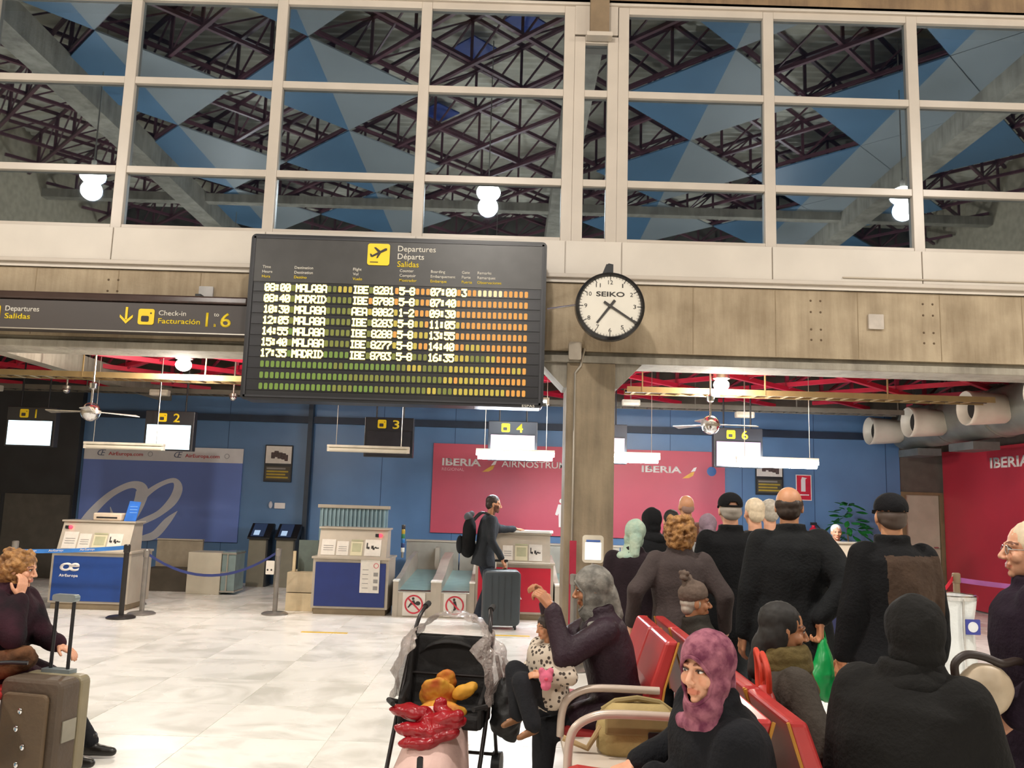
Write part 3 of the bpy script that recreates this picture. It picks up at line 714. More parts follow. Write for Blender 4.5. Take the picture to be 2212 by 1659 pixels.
# ================================================================= WALL POSTERS
yp = YW-0.012
ae = thing('airline_poster', 'big blue poster with white looping letter logo and pale top strip', 'poster', (-7.66, yp, 0.70))
MB().box(0, 2.86, -0.025, -0.002, 0, 1.40).build('blue_sheet', M_POSTB, ae)
MB().box(0, 2.86, -0.027, -0.002, 1.40, 1.66).build('top_strip', M_GREYP, ae)
def loop_shape(parent, name, m, pts_out, y, th=0.004):
    MB().prism_y(pts_out, y-th, y).build(name, m, parent)
def stroke(mb, pts, y, th=0.004):
    """ribbon along (x, z, width) points"""
    n = len(pts); L = []; R = []
    for i, (x, z, wd) in enumerate(pts):
        a = pts[max(i-1, 0)]; b = pts[min(i+1, n-1)]; dx, dz = b[0]-a[0], b[1]-a[1]; l = math.hypot(dx, dz) or 1
        L.append((x-dz/l*wd/2, z+dx/l*wd/2)); R.append((x+dz/l*wd/2, z-dx/l*wd/2))
    for i in range(n-1):
        mb.prism_y([R[i], R[i+1], L[i+1], L[i]], y-th-i*2e-5, y)
    return mb
def curve(pts, k=8):
    out = []; n = len(pts)
    for i in range(n-1):
        p0, p1, p2, p3 = pts[max(i-1,0)], pts[i], pts[i+1], pts[min(i+2,n-1)]
        for j in range(k):
            t = j/k
            out.append(tuple(0.5*((2*p1[c])+(-p0[c]+p2[c])*t+(2*p0[c]-5*p1[c]+4*p2[c]-p3[c])*t*t+(-p0[c]+3*p1[c]-3*p2[c]+p3[c])*t**3) for c in range(len(p1))))
    out.append(pts[-1]); return out
# big script letters, points in metres on the sheet
lg = MB()
stroke(lg, curve([(0.02, 0.02, 0.26), (0.22, 0.42, 0.16), (0.50, 0.74, 0.12), (0.80, 0.93, 0.11), (1.00, 0.96, 0.14), (1.10, 0.86, 0.22), (1.06, 0.62, 0.20), (0.93, 0.33, 0.16), (0.80, 0.22, 0.10), (0.62, 0.42, 0.05), (0.56, 0.56, 0.01)]), -0.025)
stroke(lg, curve([(1.02, 0.26, 0.10), (1.20, 0.34, 0.11), (1.45, 0.48, 0.11), (1.66, 0.70, 0.16), (1.74, 0.92, 0.16), (1.66, 1.06, 0.09), (1.45, 1.00, 0.08), (1.22, 0.84, 0.10), (1.04, 0.62, 0.12), (0.96, 0.34, 0.14)]), -0.0252)
stroke(lg, curve([(1.76, 0.52, 0.01), (1.60, 0.34, 0.12), (1.40, 0.10, 0.14), (1.20, -0.03+0.06, 0.10), (1.08, 0.01, 0.02)]), -0.0254)
lg.build('script_logo', mat('logo_silver', '#d4d6dc', 0.45, var=0.03), ae)
for x0 in (0.24, 1.62):
    lettering('strip_logo', 'Œ', x0, 1.47, -0.027, 0.11, mat('logo_greyblue', '#5a647c', 0.5), ae, width=0.15, shear=0.3)
    lettering('strip_lettering', 'AirEuropa.com', x0+0.20, 1.48, -0.027, 0.062, mat('logo_red', '#c04a50', 0.5), ae, width=0.62, bold=0.012)
    MB().lathe([(0.045, -0.031), (0.045, -0.027), (0.036, -0.027), (0.036, -0.031)], (x0+0.95, 0, 1.52), 20, 'y', loop=True).build('ring_mark', mat('logo_palegrey', '#8f9296', 0.5), ae)

def swoosh(parent, x, z, s, y):
    MB().prism_y([(x, z), (x+0.45*s, z+0.03*s), (x+0.75*s, z+0.20*s), (x+0.85*s, z+0.48*s), (x+0.62*s, z+0.42*s), (x+0.28*s, z+0.20*s)], y-0.004, y).build('tail_mark_yellow', mat('swoosh_yellow', '#dca53a', 0.45), parent)
    MB().prism_y([(x+0.60*s, z+0.46*s), (x+0.90*s, z+0.52*s), (x+1.0*s, z+0.80*s), (x+0.80*s, z+0.74*s)], y-0.0045, y).build('tail_mark_white', M_LOGOW, parent)
ib = thing('airline_poster', 'wide red poster with two white airline names behind the bearded man', 'poster', (-1.38, yp, 0.98))
MB().box(0, 3.0, -0.025, -0.002, 0, 1.59).build('red_sheet', M_REDP, ib)
lettering('airline_lettering', 'IBERIA', 0.165, 1.20, -0.025, 0.125, M_LOGOW, ib, width=0.70, bold=0.03)
lettering('airline_lettering', 'REGIONAL', 0.165, 1.105, -0.025, 0.055, mat('letter_pink', '#e3aab0', 0.5), ib, width=0.40)
swoosh(ib, 0.89, 1.10, 0.26, -0.025)
lettering('airline_lettering', 'AIRNOSTRUM', 1.235, 1.20, -0.025, 0.115, M_LOGOW, ib, width=1.16, bold=0.012)
fg = MB(); fg.lathe([(0.042, -0.029), (0.042, -0.025), (0.001, -0.0245)], (2.33, 0, 0.62), 18, 'y')
fg.prism_y([(2.27, 0.56), (2.39, 0.56), (2.44, 0.38), (2.40, 0.36), (2.38, 0.40), (2.37, 0.16), (2.29, 0.16), (2.28, 0.40), (2.26, 0.36), (2.22, 0.38)], -0.0285, -0.025)
fg.build('figure_print', M_LOGOW, ib)
ib2 = thing('airline_poster', 'red poster with white airline name and small blue globe above the queue', 'poster', (1.64, yp, 0.98))
MB().box(0, 2.24, -0.025, -0.002, 0, 1.58).build('red_sheet', M_REDP, ib2)
lettering('airline_lettering', 'IBERIA', 0.74, 1.185, -0.025, 0.115, M_LOGOW, ib2, width=0.72, bold=0.03)
swoosh(ib2, 1.47, 1.09, 0.26, -0.025)
MB().lathe([(0.07, -0.030), (0.085, -0.025), (0.085, -0.02)], (2.0, 0, 1.23), 24, 'y').build('globe_mark', mat('globe_blue', '#3f6fae', 0.4), ib2)
lettering('airline_lettering', 'ón', 0.02, 0.22, -0.025, 0.12, M_LOGOW, ib2, width=0.18, bold=0.015)
# red panel on the side wall, lettering runs towards the camera
sr = thing('airline_wall_panel', 'tall dark red panel with white airline name on the side wall', 'poster', (7.83, 9.5, 0.0))
MB().box(-0.03, -0.002, 0, 5.55, 0.02, 2.68).build('red_sheet', M_REDWALL, sr)
lettering('airline_lettering', 'IBERIA', 4.05, 2.34, -0.03, 0.16, M_LOGOW, sr, width=1.05, bold=0.03, plane='yz')

def info_board(x0, x1, z0, z1, label, lit):
    t = thing('information_board', label, 'notice board', (x0, yp, z0), group='framed luggage notices'); W, Hh = x1-x0, z1-z0
    MB().box(0, W, -0.03, -0.002, 0, Hh).build('frame', M_BLACK, t, bevel=0.006)
    p_ = MB().box(0.02, W-0.02, -0.034, -0.03, Hh*0.50, Hh-0.02).build('picture_sheet', M_PAPER, t)
    g = MB()
    for i, (u, v, r) in enumerate(((0.30, 0.72, 0.07), (0.42, 0.76, 0.08), (0.55, 0.72, 0.09), (0.68, 0.70, 0.08), (0.78, 0.66, 0.06))):
        g.prism_y(rrect(W*(u-r), W*(u+r), Hh*(v-0.09), Hh*(v+0.08), 0.01, 2), -0.037-i*2e-4, -0.034)
    g.build('luggage_print', mat('luggage_print', '#4a3b38', 0.6, var=0.4, nscale=25), p_)
    MB().box(0.03, W-0.03, -0.033, -0.03, 0.04, Hh*0.42).build('text_sheet', mat('notice_brown', '#4a4436', 0.6), t)
    for i in range(4):
        MB().box(0.05, W-0.06-0.05*(i % 2), -0.035, -0.033, Hh*(0.10+0.08*i), Hh*(0.145+0.08*i)).build('text_line', mat('notice_gold' if i < 3 else 'notice_white', '#a8902a' if i < 3 else '#8a8580', 0.6), t)
info_board(-4.41, -3.91, 1.79, 2.45, 'framed luggage notice on blue wall beside the big blue poster', True)
info_board(4.43, 4.93, 1.82, 2.48, 'framed luggage notice on blue wall below the glowing tube by sign 6', True)
fe = thing('fire_sign', 'red extinguisher sign with white pictogram on blue wall', 'sign', (5.16, yp, 1.74))
MB().box(0, 0.28, -0.012, -0.002, 0, 0.46).build('plate', M_LOGOW, fe)
MB().box(0.015, 0.265, -0.015, -0.012, 0.015, 0.445).build('red_field', mat('fire_red', '#cf1f3b', 0.45), fe)
MB().prism_y([(0.09, 0.16), (0.17, 0.16), (0.17, 0.38), (0.20, 0.40), (0.11, 0.42), (0.09, 0.36)], -0.018, -0.015).build('pictogram', M_LOGOW, fe)
MB().box(0.05, 0.23, -0.018, -0.015, 0.09, 0.11).build('caption', M_LOGOW, fe)
fx = thing('fire_extinguisher', 'red fire extinguisher on blue wall under its sign', 'fire extinguisher', (5.42, YW-0.13, 0.75))
MB().lathe([(0.08, 0.0), (0.09, 0.02), (0.09, 0.42), (0.06, 0.50), (0.03, 0.53), (0.03, 0.56)], (0,0,0), 20).build('cylinder_body', mat('fire_red', '#cf1f3b', 0.45), fx)
MB().box(-0.05, 0.06, -0.015, 0.015, 0.56, 0.61).build('valve', M_BLACK, fx)
MB().tube([(0.04, 0, 0.58), (0.12, -0.02, 0.50), (0.11, -0.03, 0.2)], 0.012, 8).build('hose', M_BLACK, fx)
MB().box(-0.04, 0.04, -0.094, -0.088, 0.2, 0.34).build('label_plate', M_LOGOW, fx)
MB().box(-0.05, 0.05, 0.085, 0.13, 0.3, 0.4).build('wall_hook', M_STEEL, fx)
sw = thing('wall_outlet', 'small white switch plate with oval knob on blue wall', 'switch', (-4.28, yp, 1.37))
MB().rbox(0.10, 0.29, -0.02, -0.002, -0.05, 0.05, 0.01).build('plate', M_LOGOW, sw)
MB().ball((0.03, -0.015, 0.01), (0.035, 0.015, 0.065), 14, 8).build('knob', mat('knob_white', '#c5c5cd', 0.4), sw)

# ================================================================= AIR DUCT WITH NOZZLES
du = thing('air_duct', 'large grey round air duct with white jet nozzles by red wall', 'duct', (6.95, 9.4, 3.05))
M_DUCT = mat('duct_grey', '#8f9088', 0.45, 0.55, var=0.15, nscale=3)
MB().tube([(0.22, 0.3, 0.06), (0.22, 5.6, 0.0)], 0.36, 28).build('duct_pipe', M_DUCT, du)
for yy in (1.2, 2.6, 4.0, 5.2):
    MB().lathe([(0.365, -0.03), (0.385, -0.02), (0.385, 0.02), (0.365, 0.03)], (0.22, yy, 0.04), 28, 'y').build('duct_joint', mat('duct_joint', '#75756d', 0.5, 0.4), du)
    MB().box(0.20, 0.24, yy+0.1, yy+0.13, 0.3, 1.10).build('hanger', M_STEEL, du)
def nozzle(yy, zz):
    n_ = MB().lathe([(0.16, 0.10), (0.20, 0.05), (0.225, -0.25), (0.235, -0.42), (0.245, -0.47), (0.235, -0.49), (0.20, -0.47), (0.145, -0.36), (0.13, -0.28), (0.128, -0.2)], (-0.15, yy, zz), 28, 'x').build('nozzle', mat('nozzle_white', '#cfc9ba', 0.4, var=0.04), du)
    MB().lathe([(0.001, -0.375), (0.150, -0.375), (0.148, -0.33), (0.001, -0.33)], (-0.15, yy, zz), 24, 'x').build('nozzle_shade_disc', mat('throat_shade', '#1d1b18', 0.8), n_)  # black disc stands in for the shade inside the nozzle mouth
for yy, zz in ((5.25, -0.06), (3.8, -0.04), (2.1, 0.0), (0.55, 0.02)): nozzle(yy, zz)
for yy in (3.0, 4.7): MB().box(-0.05, 0.35, yy, yy+0.7, -0.50, -0.38).build('valve_box', mat('duct_box', '#6e7270', 0.5, 0.3), du)
# ================================================================= CHECK-IN DESKS
M_DSIDE = mat('desk_side', '#8f897d', 0.45, 0.3, var=0.06)
def desk(x0, W, y, front, label, sheets, logo=None, ledx=None):
    t = thing('checkin_desk', label, 'check-in desk', (x0, y, 0), group='check-in desks')
    MB().box(0, W, 0.02, 0.68, 0.08, 0.735).build('body', M_STEELM, t, bevel=0.006)
    MB().box(0.03, W-0.03, 0.05, 0.64, 0.0, 0.08).build('plinth', mat('plinth_brown', '#8a7a62', 0.6), t)
    MB().box(0.04, W-0.04, 0.0, 0.02, 0.11, 0.69).build('front_panel', front, t, bevel=0.004)
    MB().box(-0.015, W+0.015, -0.02, 0.70, 0.735, 0.765).build('counter_top', M_STEELM, t, bevel=0.006)
    MB().prism_x([(0.03, 0.765), (0.42, 0.765), (0.42, 1.13), (0.16, 1.13)], 0.05, W-0.05).build('monitor_housing', M_STEELM, t)
    MB().box(0.03, W-0.03, 0.13, 0.46, 1.13, 1.155).build('housing_top', M_STEELM, t, bevel=0.006)
    sl = (0.13)/(1.13-0.765)
    def on(z): return 0.03+(z-0.765)*sl-0.002
    for i, (a, b, z0, z1, m_, pic) in enumerate(sheets):
        v = [(a, on(z0), z0), (b, on(z0), z0), (b, on(z1), z1), (a, on(z1), z1)]
        vv = v+[(p[0], p[1]-0.004, p[2]) for p in v]
        s_ = MB().add(vv, [(0,1,2,3),(7,6,5,4),(0,4,5,1),(1,5,6,2),(2,6,7,3),(3,7,4,0)]).build('notice_sheet', m_, t)
        g = MB()
        def ln(u0, u1, z, h, k=0):
            zz0, zz1 = z, z+h
            g.add([(a+(b-a)*u0, on(zz0)-0.006-k, zz0), (a+(b-a)*u1, on(zz0)-0.006-k, zz0), (a+(b-a)*u1, on(zz1)-0.006-k, zz1), (a+(b-a)*u0, on(zz1)-0.006-k, zz1)], [(0,1,2,3)])
        H_ = z1-z0
        if pic == 'text':
            for q in range(3): ln(0.15, 0.85, z0+H_*(0.3+0.14*q), 0.008)
        elif pic == 'frame':
            ln(0.0, 1.0, z1+0.005, 0.02); ln(0.12, 0.88, z0+H_*0.28, H_*0.6)
        elif pic == 'pets':
            ln(0.1, 0.18, z0+H_*0.45, H_*0.35); ln(0.18, 0.30, z0+H_*0.42, 0.03); ln(0.40, 0.55, z0+H_*0.45, 0.04); ln(0.50, 0.62, z0+H_*0.38, 0.03); ln(0.62, 0.72, z0+H_*0.48, 0.02); ln(0.68, 0.88, z0+H_*0.46, 0.015)
        if g.v: g.build('sheet_print', M_PRINT if pic == 'pets' else mat('print_grey', '#8f8c88', 0.6) if pic == 'text' else mat('print_olive', '#a9a888', 0.6), s_)
    if ledx is not None:
        zz = 1.06
        MB().ball((ledx, on(zz)-0.01, zz), 0.025, 12, 8).build('red_light', emat('led_red', '#ff2233', 6.0), t)
        MB().box(ledx-0.07, ledx-0.02, on(zz)-0.02, on(zz), zz-0.02, zz+0.02).build('reader', M_BLACK, t)
    return t
M_SHEETB = mat('sheet_beige', '#cfc8a8', 0.6, var=0.03)
d2 = desk(-6.03, 1.05, 11.26, mat('desk_blue', '#163f86', 0.4, var=0.06), 'steel check-in desk with bright blue front and white script letters', [
    (0.10, 0.29, 0.785, 1.00, M_PAPER, 'text'), (0.31, 0.47, 0.785, 0.98, M_PAPER, 'text'), (0.50, 0.68, 0.785, 0.97, M_SHEETB, 'frame'), (0.70, 0.89, 0.785, 0.99, M_PAPER, 'pets')], ledx=0.16)
lettering('logo_lettering', 'œ', 0.13, 0.50, 0.0, 0.15, M_LOGOW, d2, width=0.26, bold=0.02, shear=0.15)
lettering('logo_lettering', 'AirEuropa', 0.13, 0.42, 0.0, 0.035, M_LOGOW, d2, width=0.25, bold=0.01)
d3 = desk(-2.62, 1.03, 11.5, mat('desk_navy', '#1d2f6e', 0.4, var=0.06), 'steel check-in desk with navy front and a long paper notice', [
    (0.09, 0.28, 0.785, 0.99, M_PAPER, 'text'), (0.30, 0.46, 0.785, 0.97, M_PAPER, 'text'), (0.49, 0.65, 0.785, 0.97, M_SHEETB, 'frame'), (0.68, 0.90, 0.785, 1.00, M_PAPER, 'pets')], ledx=0.88)
lp = MB().box(0.65, 0.91, -0.008, -0.001, 0.30, 0.735).build('long_notice', M_PAPER, d3)
g = MB()
for q in range(5): g.box(0.68, 0.76, -0.010, -0.008, 0.36+0.06*q, 0.368+0.06*q)
for q in range(3): g.box(0.83, 0.89, -0.010, -0.008, 0.34+0.09*q, 0.39+0.09*q)
g.build('notice_print', mat('print_grey', '#8f8c88', 0.6), lp)
MB().lathe([(0.035, -0.011), (0.035, -0.008), (0.028, -0.008), (0.028, -0.011)], (0.86, 0, 0.66), 18, 'y', loop=True).build('red_ring', mat('ring_red', '#c8505a', 0.5), lp)
bs = thing('desk_screen', 'ribbed pale blue-grey partition behind the navy check-in desk', 'partition', (-2.80, 12.42, 0))
MB().box(0.03, 1.03, 0.02, 0.05, 0.0, 1.40).build('sheet', mat('partition_blue', '#7f9aa4', 0.5, var=0.05), bs)
rb = MB().box(-0.008, 0.008, 0.0, 0.02, 0.72, 1.40).mesh('rib', mat('partition_rib', '#8ca5ad', 0.5))
for i in range(16): link('rib', rb, bs, (0.07+i*0.061, 0, 0))
MB().box(0, 1.06, -0.02, 0.07, 1.40, 1.45).build('top_rail', M_STEELM, bs, bevel=0.008)
d4 = desk(-0.42, 1.06, 11.5, mat('desk_red', '#b5152f', 0.4, var=0.06), 'steel check-in desk with red front beside the bearded man', [
    (0.36, 0.50, 0.785, 0.98, M_PAPER, 'text'), (0.53, 0.70, 0.785, 0.98, M_SHEETB, 'frame'), (0.72, 0.90, 0.785, 1.00, M_PAPER, 'pets')])
lettering('airline_lettering', 'IBERIA', 0.16, 0.28, 0.0, 0.085, M_LOGOW, d4, width=0.48, bold=0.03)
MB().prism_z([(0.05, 0.10), (W_ := 1.0, 0.10), (1.05, 0.16), (1.05, 0.40), (0.05, 0.40)], 1.156, 1.185).build('white_shelf', mat('shelf_white', '#e6e8e4', 0.3, var=0.02), d4)
d5 = desk(1.95, 1.06, 11.5, mat('desk_red', '#b5152f', 0.4, var=0.06), 'steel check-in desk with red front mostly hidden behind the queue', [(0.53, 0.70, 0.785, 0.98, M_SHEETB, 'frame'), (0.72, 0.90, 0.785, 1.0, M_PAPER, 'pets')])
d1_ = desk(-8.9, 1.05, 11.26, mat('desk_blue', '#163f86', 0.4, var=0.06), 'steel check-in desk with blue front at the shadowed end of the row', [(0.50, 0.68, 0.785, 0.97, M_SHEETB, 'frame')])
# things on and by desk 2
pr_ = thing('ticket_printer', 'low beige ticket printer on top of the bright blue desk', 'printer', (-5.62, 11.45, 1.157))
MB().box(0, 0.38, 0, 0.22, 0, 0.10).build('case', mat('printer_beige', '#cdbba6', 0.5), pr_, bevel=0.015)
MB().box(0.05, 0.33, -0.004, 0.0, 0.03, 0.05).build('slot', M_BLACK, pr_)
bk = thing('display_card', 'tilted bright blue card standing on top of the bright blue desk', 'card', (-5.22, 11.5, 1.157))
MB().prism_y([(0.0, 0.0), (0.16, 0.0), (0.21, 0.26), (0.06, 0.27)], 0, 0.012).build('card', mat('card_blue', '#2f6fce', 0.4), bk)
MB().prism_y([(0.02, 0.0), (0.14, 0.0), (0.10, 0.10)], 0.012, 0.08).build('easel', M_BLACK, bk)
for q in range(3): MB().box(0.07, 0.17, -0.003, 0.0, 0.11+0.04*q, 0.12+0.04*q).build('card_line', mat('card_line', '#6da2e8', 0.5), bk)
# signal stack light
st_ = thing('signal_light', 'slim post of stacked coloured lamps beside the navy desk', 'signal light', (-1.55, 12.6, 0.70))
for i, c in enumerate(('#d8d4c8', '#2b3c66', '#2f6ea8', '#2e6b4a', '#a58a30', '#3a3634')):
    MB().lathe([(0.026, 0.0), (0.028, 0.005), (0.028, 0.062), (0.026, 0.067)], (0, 0, 0.08+0.067*i), 14).build('lamp_segment', mat('signal_%d' % i, c, 0.3), st_)
MB().tube([(0, 0, 0), (0, 0, 0.08)], 0.018, 10).build('stem', M_ALU, st_)

# baggage belts
M_BELT = mat('belt_teal', '#7f9a95', 0.5, var=0.06)
def belt(x0, x1, label, sgn):
    t = thing('baggage_belt', label, 'conveyor belt', (x0, 11.5, 0), group='baggage belts'); W = x1-x0
    MB().box(0.07, W-0.07, 0.006, 0.05, 0.0, 0.335).build('front_panel', M_STEELM, t)
    MB().prism_x([(0.05, 0.30), (2.3, 0.42), (2.3, 0.44), (0.05, 0.345)], 0.07, W-0.07).build('belt', M_BELT, t)
    MB().lathe([(0.025, 0.07), (0.025, W-0.07)], (0, 0.03, 0.33), 12, 'x').build('roller', M_CHROME, t)
    for sx in (0.0, W-0.07):
        MB().prism_x([(0.0, 0.0), (2.35, 0.0), (2.35, 0.72), (1.5, 0.66), (0.7, 0.52), (0.0, 0.46)], sx, sx+0.07).build('side_guard', M_STEELM, t)
        MB().box(sx-0.005, sx+0.075, -0.01, 0.16, 0.46, 0.485).build('guard_cap', mat('cap_white', '#e8e6df', 0.3), t, bevel=0.006)
    if sgn:
        s_ = MB().box(W*0.5-0.15, W*0.5+0.15, -0.012, 0.0, 0.02, 0.32).build('warning_sign', M_PAPER, t)
        c = W*0.5
        MB().lathe([(0.125, -0.016), (0.125, -0.012), (0.105, -0.012), (0.105, -0.016)], (c, 0, 0.17), 32, 'y', loop=True).build('red_ring', mat('ban_red', '#c22f3f', 0.45), s_)
        MB().prism_y([(c-0.088, 0.243), (c-0.073, 0.258), (c+0.088, 0.097), (c+0.073, 0.082)], -0.0175, -0.012).build('red_slash', mat('ban_red', '#c22f3f', 0.45), s_)
        g = MB(); g.ball((c-0.01, -0.014, 0.245), (0.018, 0.003, 0.018), 10, 6)
        if sgn == 1:
            g.ball((c+0.055, -0.014, 0.185), (0.035, 0.003, 0.028), 12, 6); g.prism_y([(c-0.02, 0.22), (c+0.005, 0.225), (c+0.03, 0.17), (c-0.03, 0.165), (c-0.07, 0.12), (c-0.082, 0.13), (c-0.05, 0.18)], -0.0155, -0.012)
        else:
            g.prism_y([(c-0.02, 0.225), (c+0.015, 0.225), (c+0.03, 0.16), (c+0.02, 0.12), (c-0.03, 0.07), (c-0.042, 0.08), (c-0.01, 0.13)], -0.0155, -0.012)
        g.build('figure_print', M_PRINT, s_)
    return t
belt(-1.52, -0.94, 'baggage belt with red ban sign next to the navy desk', 1)
belt(-0.94, -0.42, 'baggage belt with red ban sign next to the dark suitcase', 2)
belt(0.66, 1.20, 'baggage belt behind the concrete column', 0)
bw_ = thing('belt_back_panel', 'pale steel back panel behind the baggage belts', 'partition', (-1.7, 14.25, 0))
for i in range(6):
    MB().box(0.01+i*0.9, 0.89+i*0.9, 0, 0.05, 0.0, 0.86).build('panel', mat('back_steel', '#a7a296', 0.4, 0.3, var=0.06), bw_)
for xx in (0.52, 1.22, 2.0): MB().box(xx, xx+0.07, -0.30, -0.02, 0.40, 0.78).build('divider', M_STEELM, bw_)
MB().box(0, 5.4, -0.02, 0.07, 0.86, 0.89).build('top_rail', M_STEELM, bw_)
bw2 = thing('belt_back_panel', 'beige steel back panel behind the bright blue desk', 'partition', (-5.75, 13.95, 0))
MB().box(0, 0.75, 0, 0.05, 0.0, 0.78).build('panel', mat('back_beige', '#9a8f7c', 0.5, 0.2), bw2)
MB().box(0.0, 0.75, -0.4, 0.0, 0.0, 0.35).build('lower_box', mat('back_dark', '#4b443a', 0.6), bw2)
MB().box(0, 0.75, -0.02, 0.07, 0.78, 0.80).build('top_rail', M_STEELM, bw2)
# kiosks
def kiosk(x, label):
    t = thing('checkin_kiosk', label, 'kiosk', (x, 14.55, 0), group='self-service kiosks')
    MB().prism_x([(0.0, 0.0), (0.30, 0.0), (0.30, 0.90), (0.06, 0.80), (0.04, 0.80)], 0, 0.30).build('column', mat('kiosk_olive', '#7d7868', 0.5, 0.2, var=0.06), t)
    MB().prism_x([(-0.01, 0.80), (0.30, 0.90), (0.34, 1.04), (0.26, 1.06), (-0.01, 0.83)], -0.02, 0.36).build('head', M_BLACK, t)
    s = MB(); s.add([(0.03, 0.0, 0.848), (0.25, 0.0, 0.848), (0.25, 0.235, 1.05), (0.03, 0.235, 1.05), (0.03, -0.006, 0.852), (0.25, -0.006, 0.852), (0.25, 0.229, 1.056), (0.03, 0.229, 1.056)], [(0,3,2,1),(4,5,6,7),(0,1,5,4),(1,2,6,5),(2,3,7,6),(3,0,4,7)])
    s.build('screen', emat('kiosk_screen', '#2f4a74', 0.35), t)
    s = MB(); s.add([(0.07, 0.012, 0.870), (0.17, 0.012, 0.870), (0.17, 0.10, 0.948), (0.07, 0.10, 0.948)], [(0,1,2,3)])
    s.build('screen_glare', emat('kiosk_glare', '#b9d4f2', 0.9), t)  # pale glowing quad painted as glare on the screen
    MB().box(0.30, 0.33, 0.02, 0.30, 0.0, 0.86).build('side_fin', mat('kiosk_dark', '#2a2a28', 0.5), t)
kiosk(-4.44, 'slim self-service kiosk with dark tilted screen closer to the blue poster')
kiosk(-3.97, 'slim self-service kiosk with dark tilted screen closer to the wall casing')
cb = thing('glass_cabinet', 'low white cabinet with glazed side on the floor before blue wall', 'cabinet', (-4.98, 13.3, 0))
MB().box(0, 0.52, 0, 0.45, 0.0, 0.64).build('body', mat('cabinet_white', '#bdb6a4', 0.5, var=0.04), cb, bevel=0.006)
MB().box(0.53, 0.74, 0.02, 0.47, 0.03, 0.66).build('glazed_side', mat('cabinet_glass', '#7d9090', 0.2, 0.1), cb)
for z in (0.05, 0.34, 0.63): MB().box(0.52, 0.75, 0.0, 0.48, z-0.01, z+0.012).build('shelf_edge', M_ALU, cb)
MB().box(0.61, 0.63, -0.004, 0.02, 0.06, 0.62).build('mullion', M_ALU, cb)
bx_ = thing('storage_box', 'pale beige low cupboard beside the navy desk', 'cupboard', (-3.02, 11.75, 0))
MB().box(0, 0.38, 0, 0.5, 0.0, 0.24).build('lower_drawer', mat('box_beige', '#c9b795', 0.55), bx_, bevel=0.005)
MB().box(0, 0.38, 0, 0.5, 0.25, 0.52).build('upper_drawer', mat('box_beige2', '#b8a88c', 0.55), bx_, bevel=0.005)
MB().box(0.04, 0.08, 0.1, 0.14, 0.52, 0.80).build('post', mat('box_beige', '#c9b795', 0.55), bx_)
MB().box(0.09, 0.36, 0.2, 0.24, 0.52, 0.95).build('back_plate', mat('plate_greygreen', '#58645f', 0.6), bx_)
# stanchions with belts
def stanchion(x, y, h, m, label):
    t = thing('barrier_post', label, 'barrier post', (x, y, 0), group='belt barrier posts')
    MB().lathe([(0.17, 0.0), (0.175, 0.012), (0.15, 0.028), (0.04, 0.04)], (0,0,0), 28).build('base', m, t)
    MB().tube([(0, 0, 0.03), (0, 0, h-0.06)], 0.032, 14).build('pole', m, t)
    MB().lathe([(0.036, h-0.10), (0.04, h-0.09), (0.04, h-0.01), (0.03, h)], (0,0,0), 16).build('head', m, t)
    return t
def belt_strap(p, q, sag, m, name, label, wd=0.05, marks=None):
    p, q = Vector(p), Vector(q); vs = []; n = 16
    for i in range(n+1):
        u = i/n; c = p.lerp(q, u); c.z -= sag*4*u*(1-u)
        vs += [(c.x, c.y-0.001, c.z-wd/2), (c.x, c.y-0.001, c.z+wd/2), (c.x, c.y+0.002, c.z+wd/2), (c.x, c.y+0.002, c.z-wd/2)]
    fs = [(4*i+a, 4*i+(a+1) % 4, 4*i+4+(a+1) % 4, 4*i+4+a) for i in range(n) for a in range(4)]+[(0,1,2,3), (4*n+3,4*n+2,4*n+1,4*n)]
    o = MB().add(vs, fs).build(name, m); tag(o, label, 'barrier belt')
    if marks:
        for u in marks:
            c = p.lerp(q, u); c.z -= sag*4*u*(1-u)
            lettering('belt_lettering', 'AirEuropa', c.x-0.10, c.z-0.012, c.y-0.002, 0.026, M_LOGOW, o, width=0.20, rot=math.atan2((q-p).z-0.0, (q-p).x))
    return o
M_POSTB = mat('post_black', '#211d1c', 0.4); M_POSTG = mat('post_grey', '#8b8680', 0.35, 0.6)
stanchion(-4.77, 10.67, 0.90, M_POSTB, 'black barrier post standing before the bright blue desk')
stanchion(-4.68, 11.05, 0.82, M_POSTG, 'grey barrier post at the corner of the bright blue desk')
stanchion(-3.06, 11.39, 0.86, M_POSTG, 'chrome barrier post standing alone between the two blue desks')
stanchion(-6.22, 10.75, 0.90, M_POSTG, 'grey barrier post behind the blonde woman by the blue desk')
belt_strap((-6.19, 10.75, 0.77), (-4.80, 10.67, 0.86), 0.015, mat('belt_sky', '#3a7fd0', 0.5), 'barrier_belt', 'sky blue belt with white lettering stretched before the bright blue desk', marks=(0.12, 0.37, 0.66))
belt_strap((-4.65, 11.06, 0.75), (-3.09, 11.39, 0.80), 0.28, mat('belt_navy', '#27336e', 0.6), 'barrier_belt', 'dark blue belt sagging between the blue desk and the chrome post', wd=0.035)
nt_ = MB().rbox(-3.20, -3.09, 11.33, 11.34, 0.52, 0.70, 0.01).build('post_notice', M_PAPER); tag(nt_, 'small white notice with two dark pictograms on the chrome barrier post', 'notice')
for xx in (-3.175, -3.125): MB().ball((xx, 11.329, 0.58), (0.012, 0.003, 0.014), 10, 6).build('pictogram', M_PRINT, nt_)
stanchion(0.66, 8.3, 0.90, M_POSTG, 'chrome barrier post in front of the concrete column')
stanchion(4.55, 8.6, 1.0, mat('post_brown', '#5d4d44', 0.4), 'brown barrier post behind the white waste bag')
belt_strap((0.69, 8.3, 0.84), (1.35, 8.6, 0.84), 0.05, mat('belt_pink', '#c8385a', 0.5), 'barrier_belt', 'crimson belt running from the post before the concrete column')
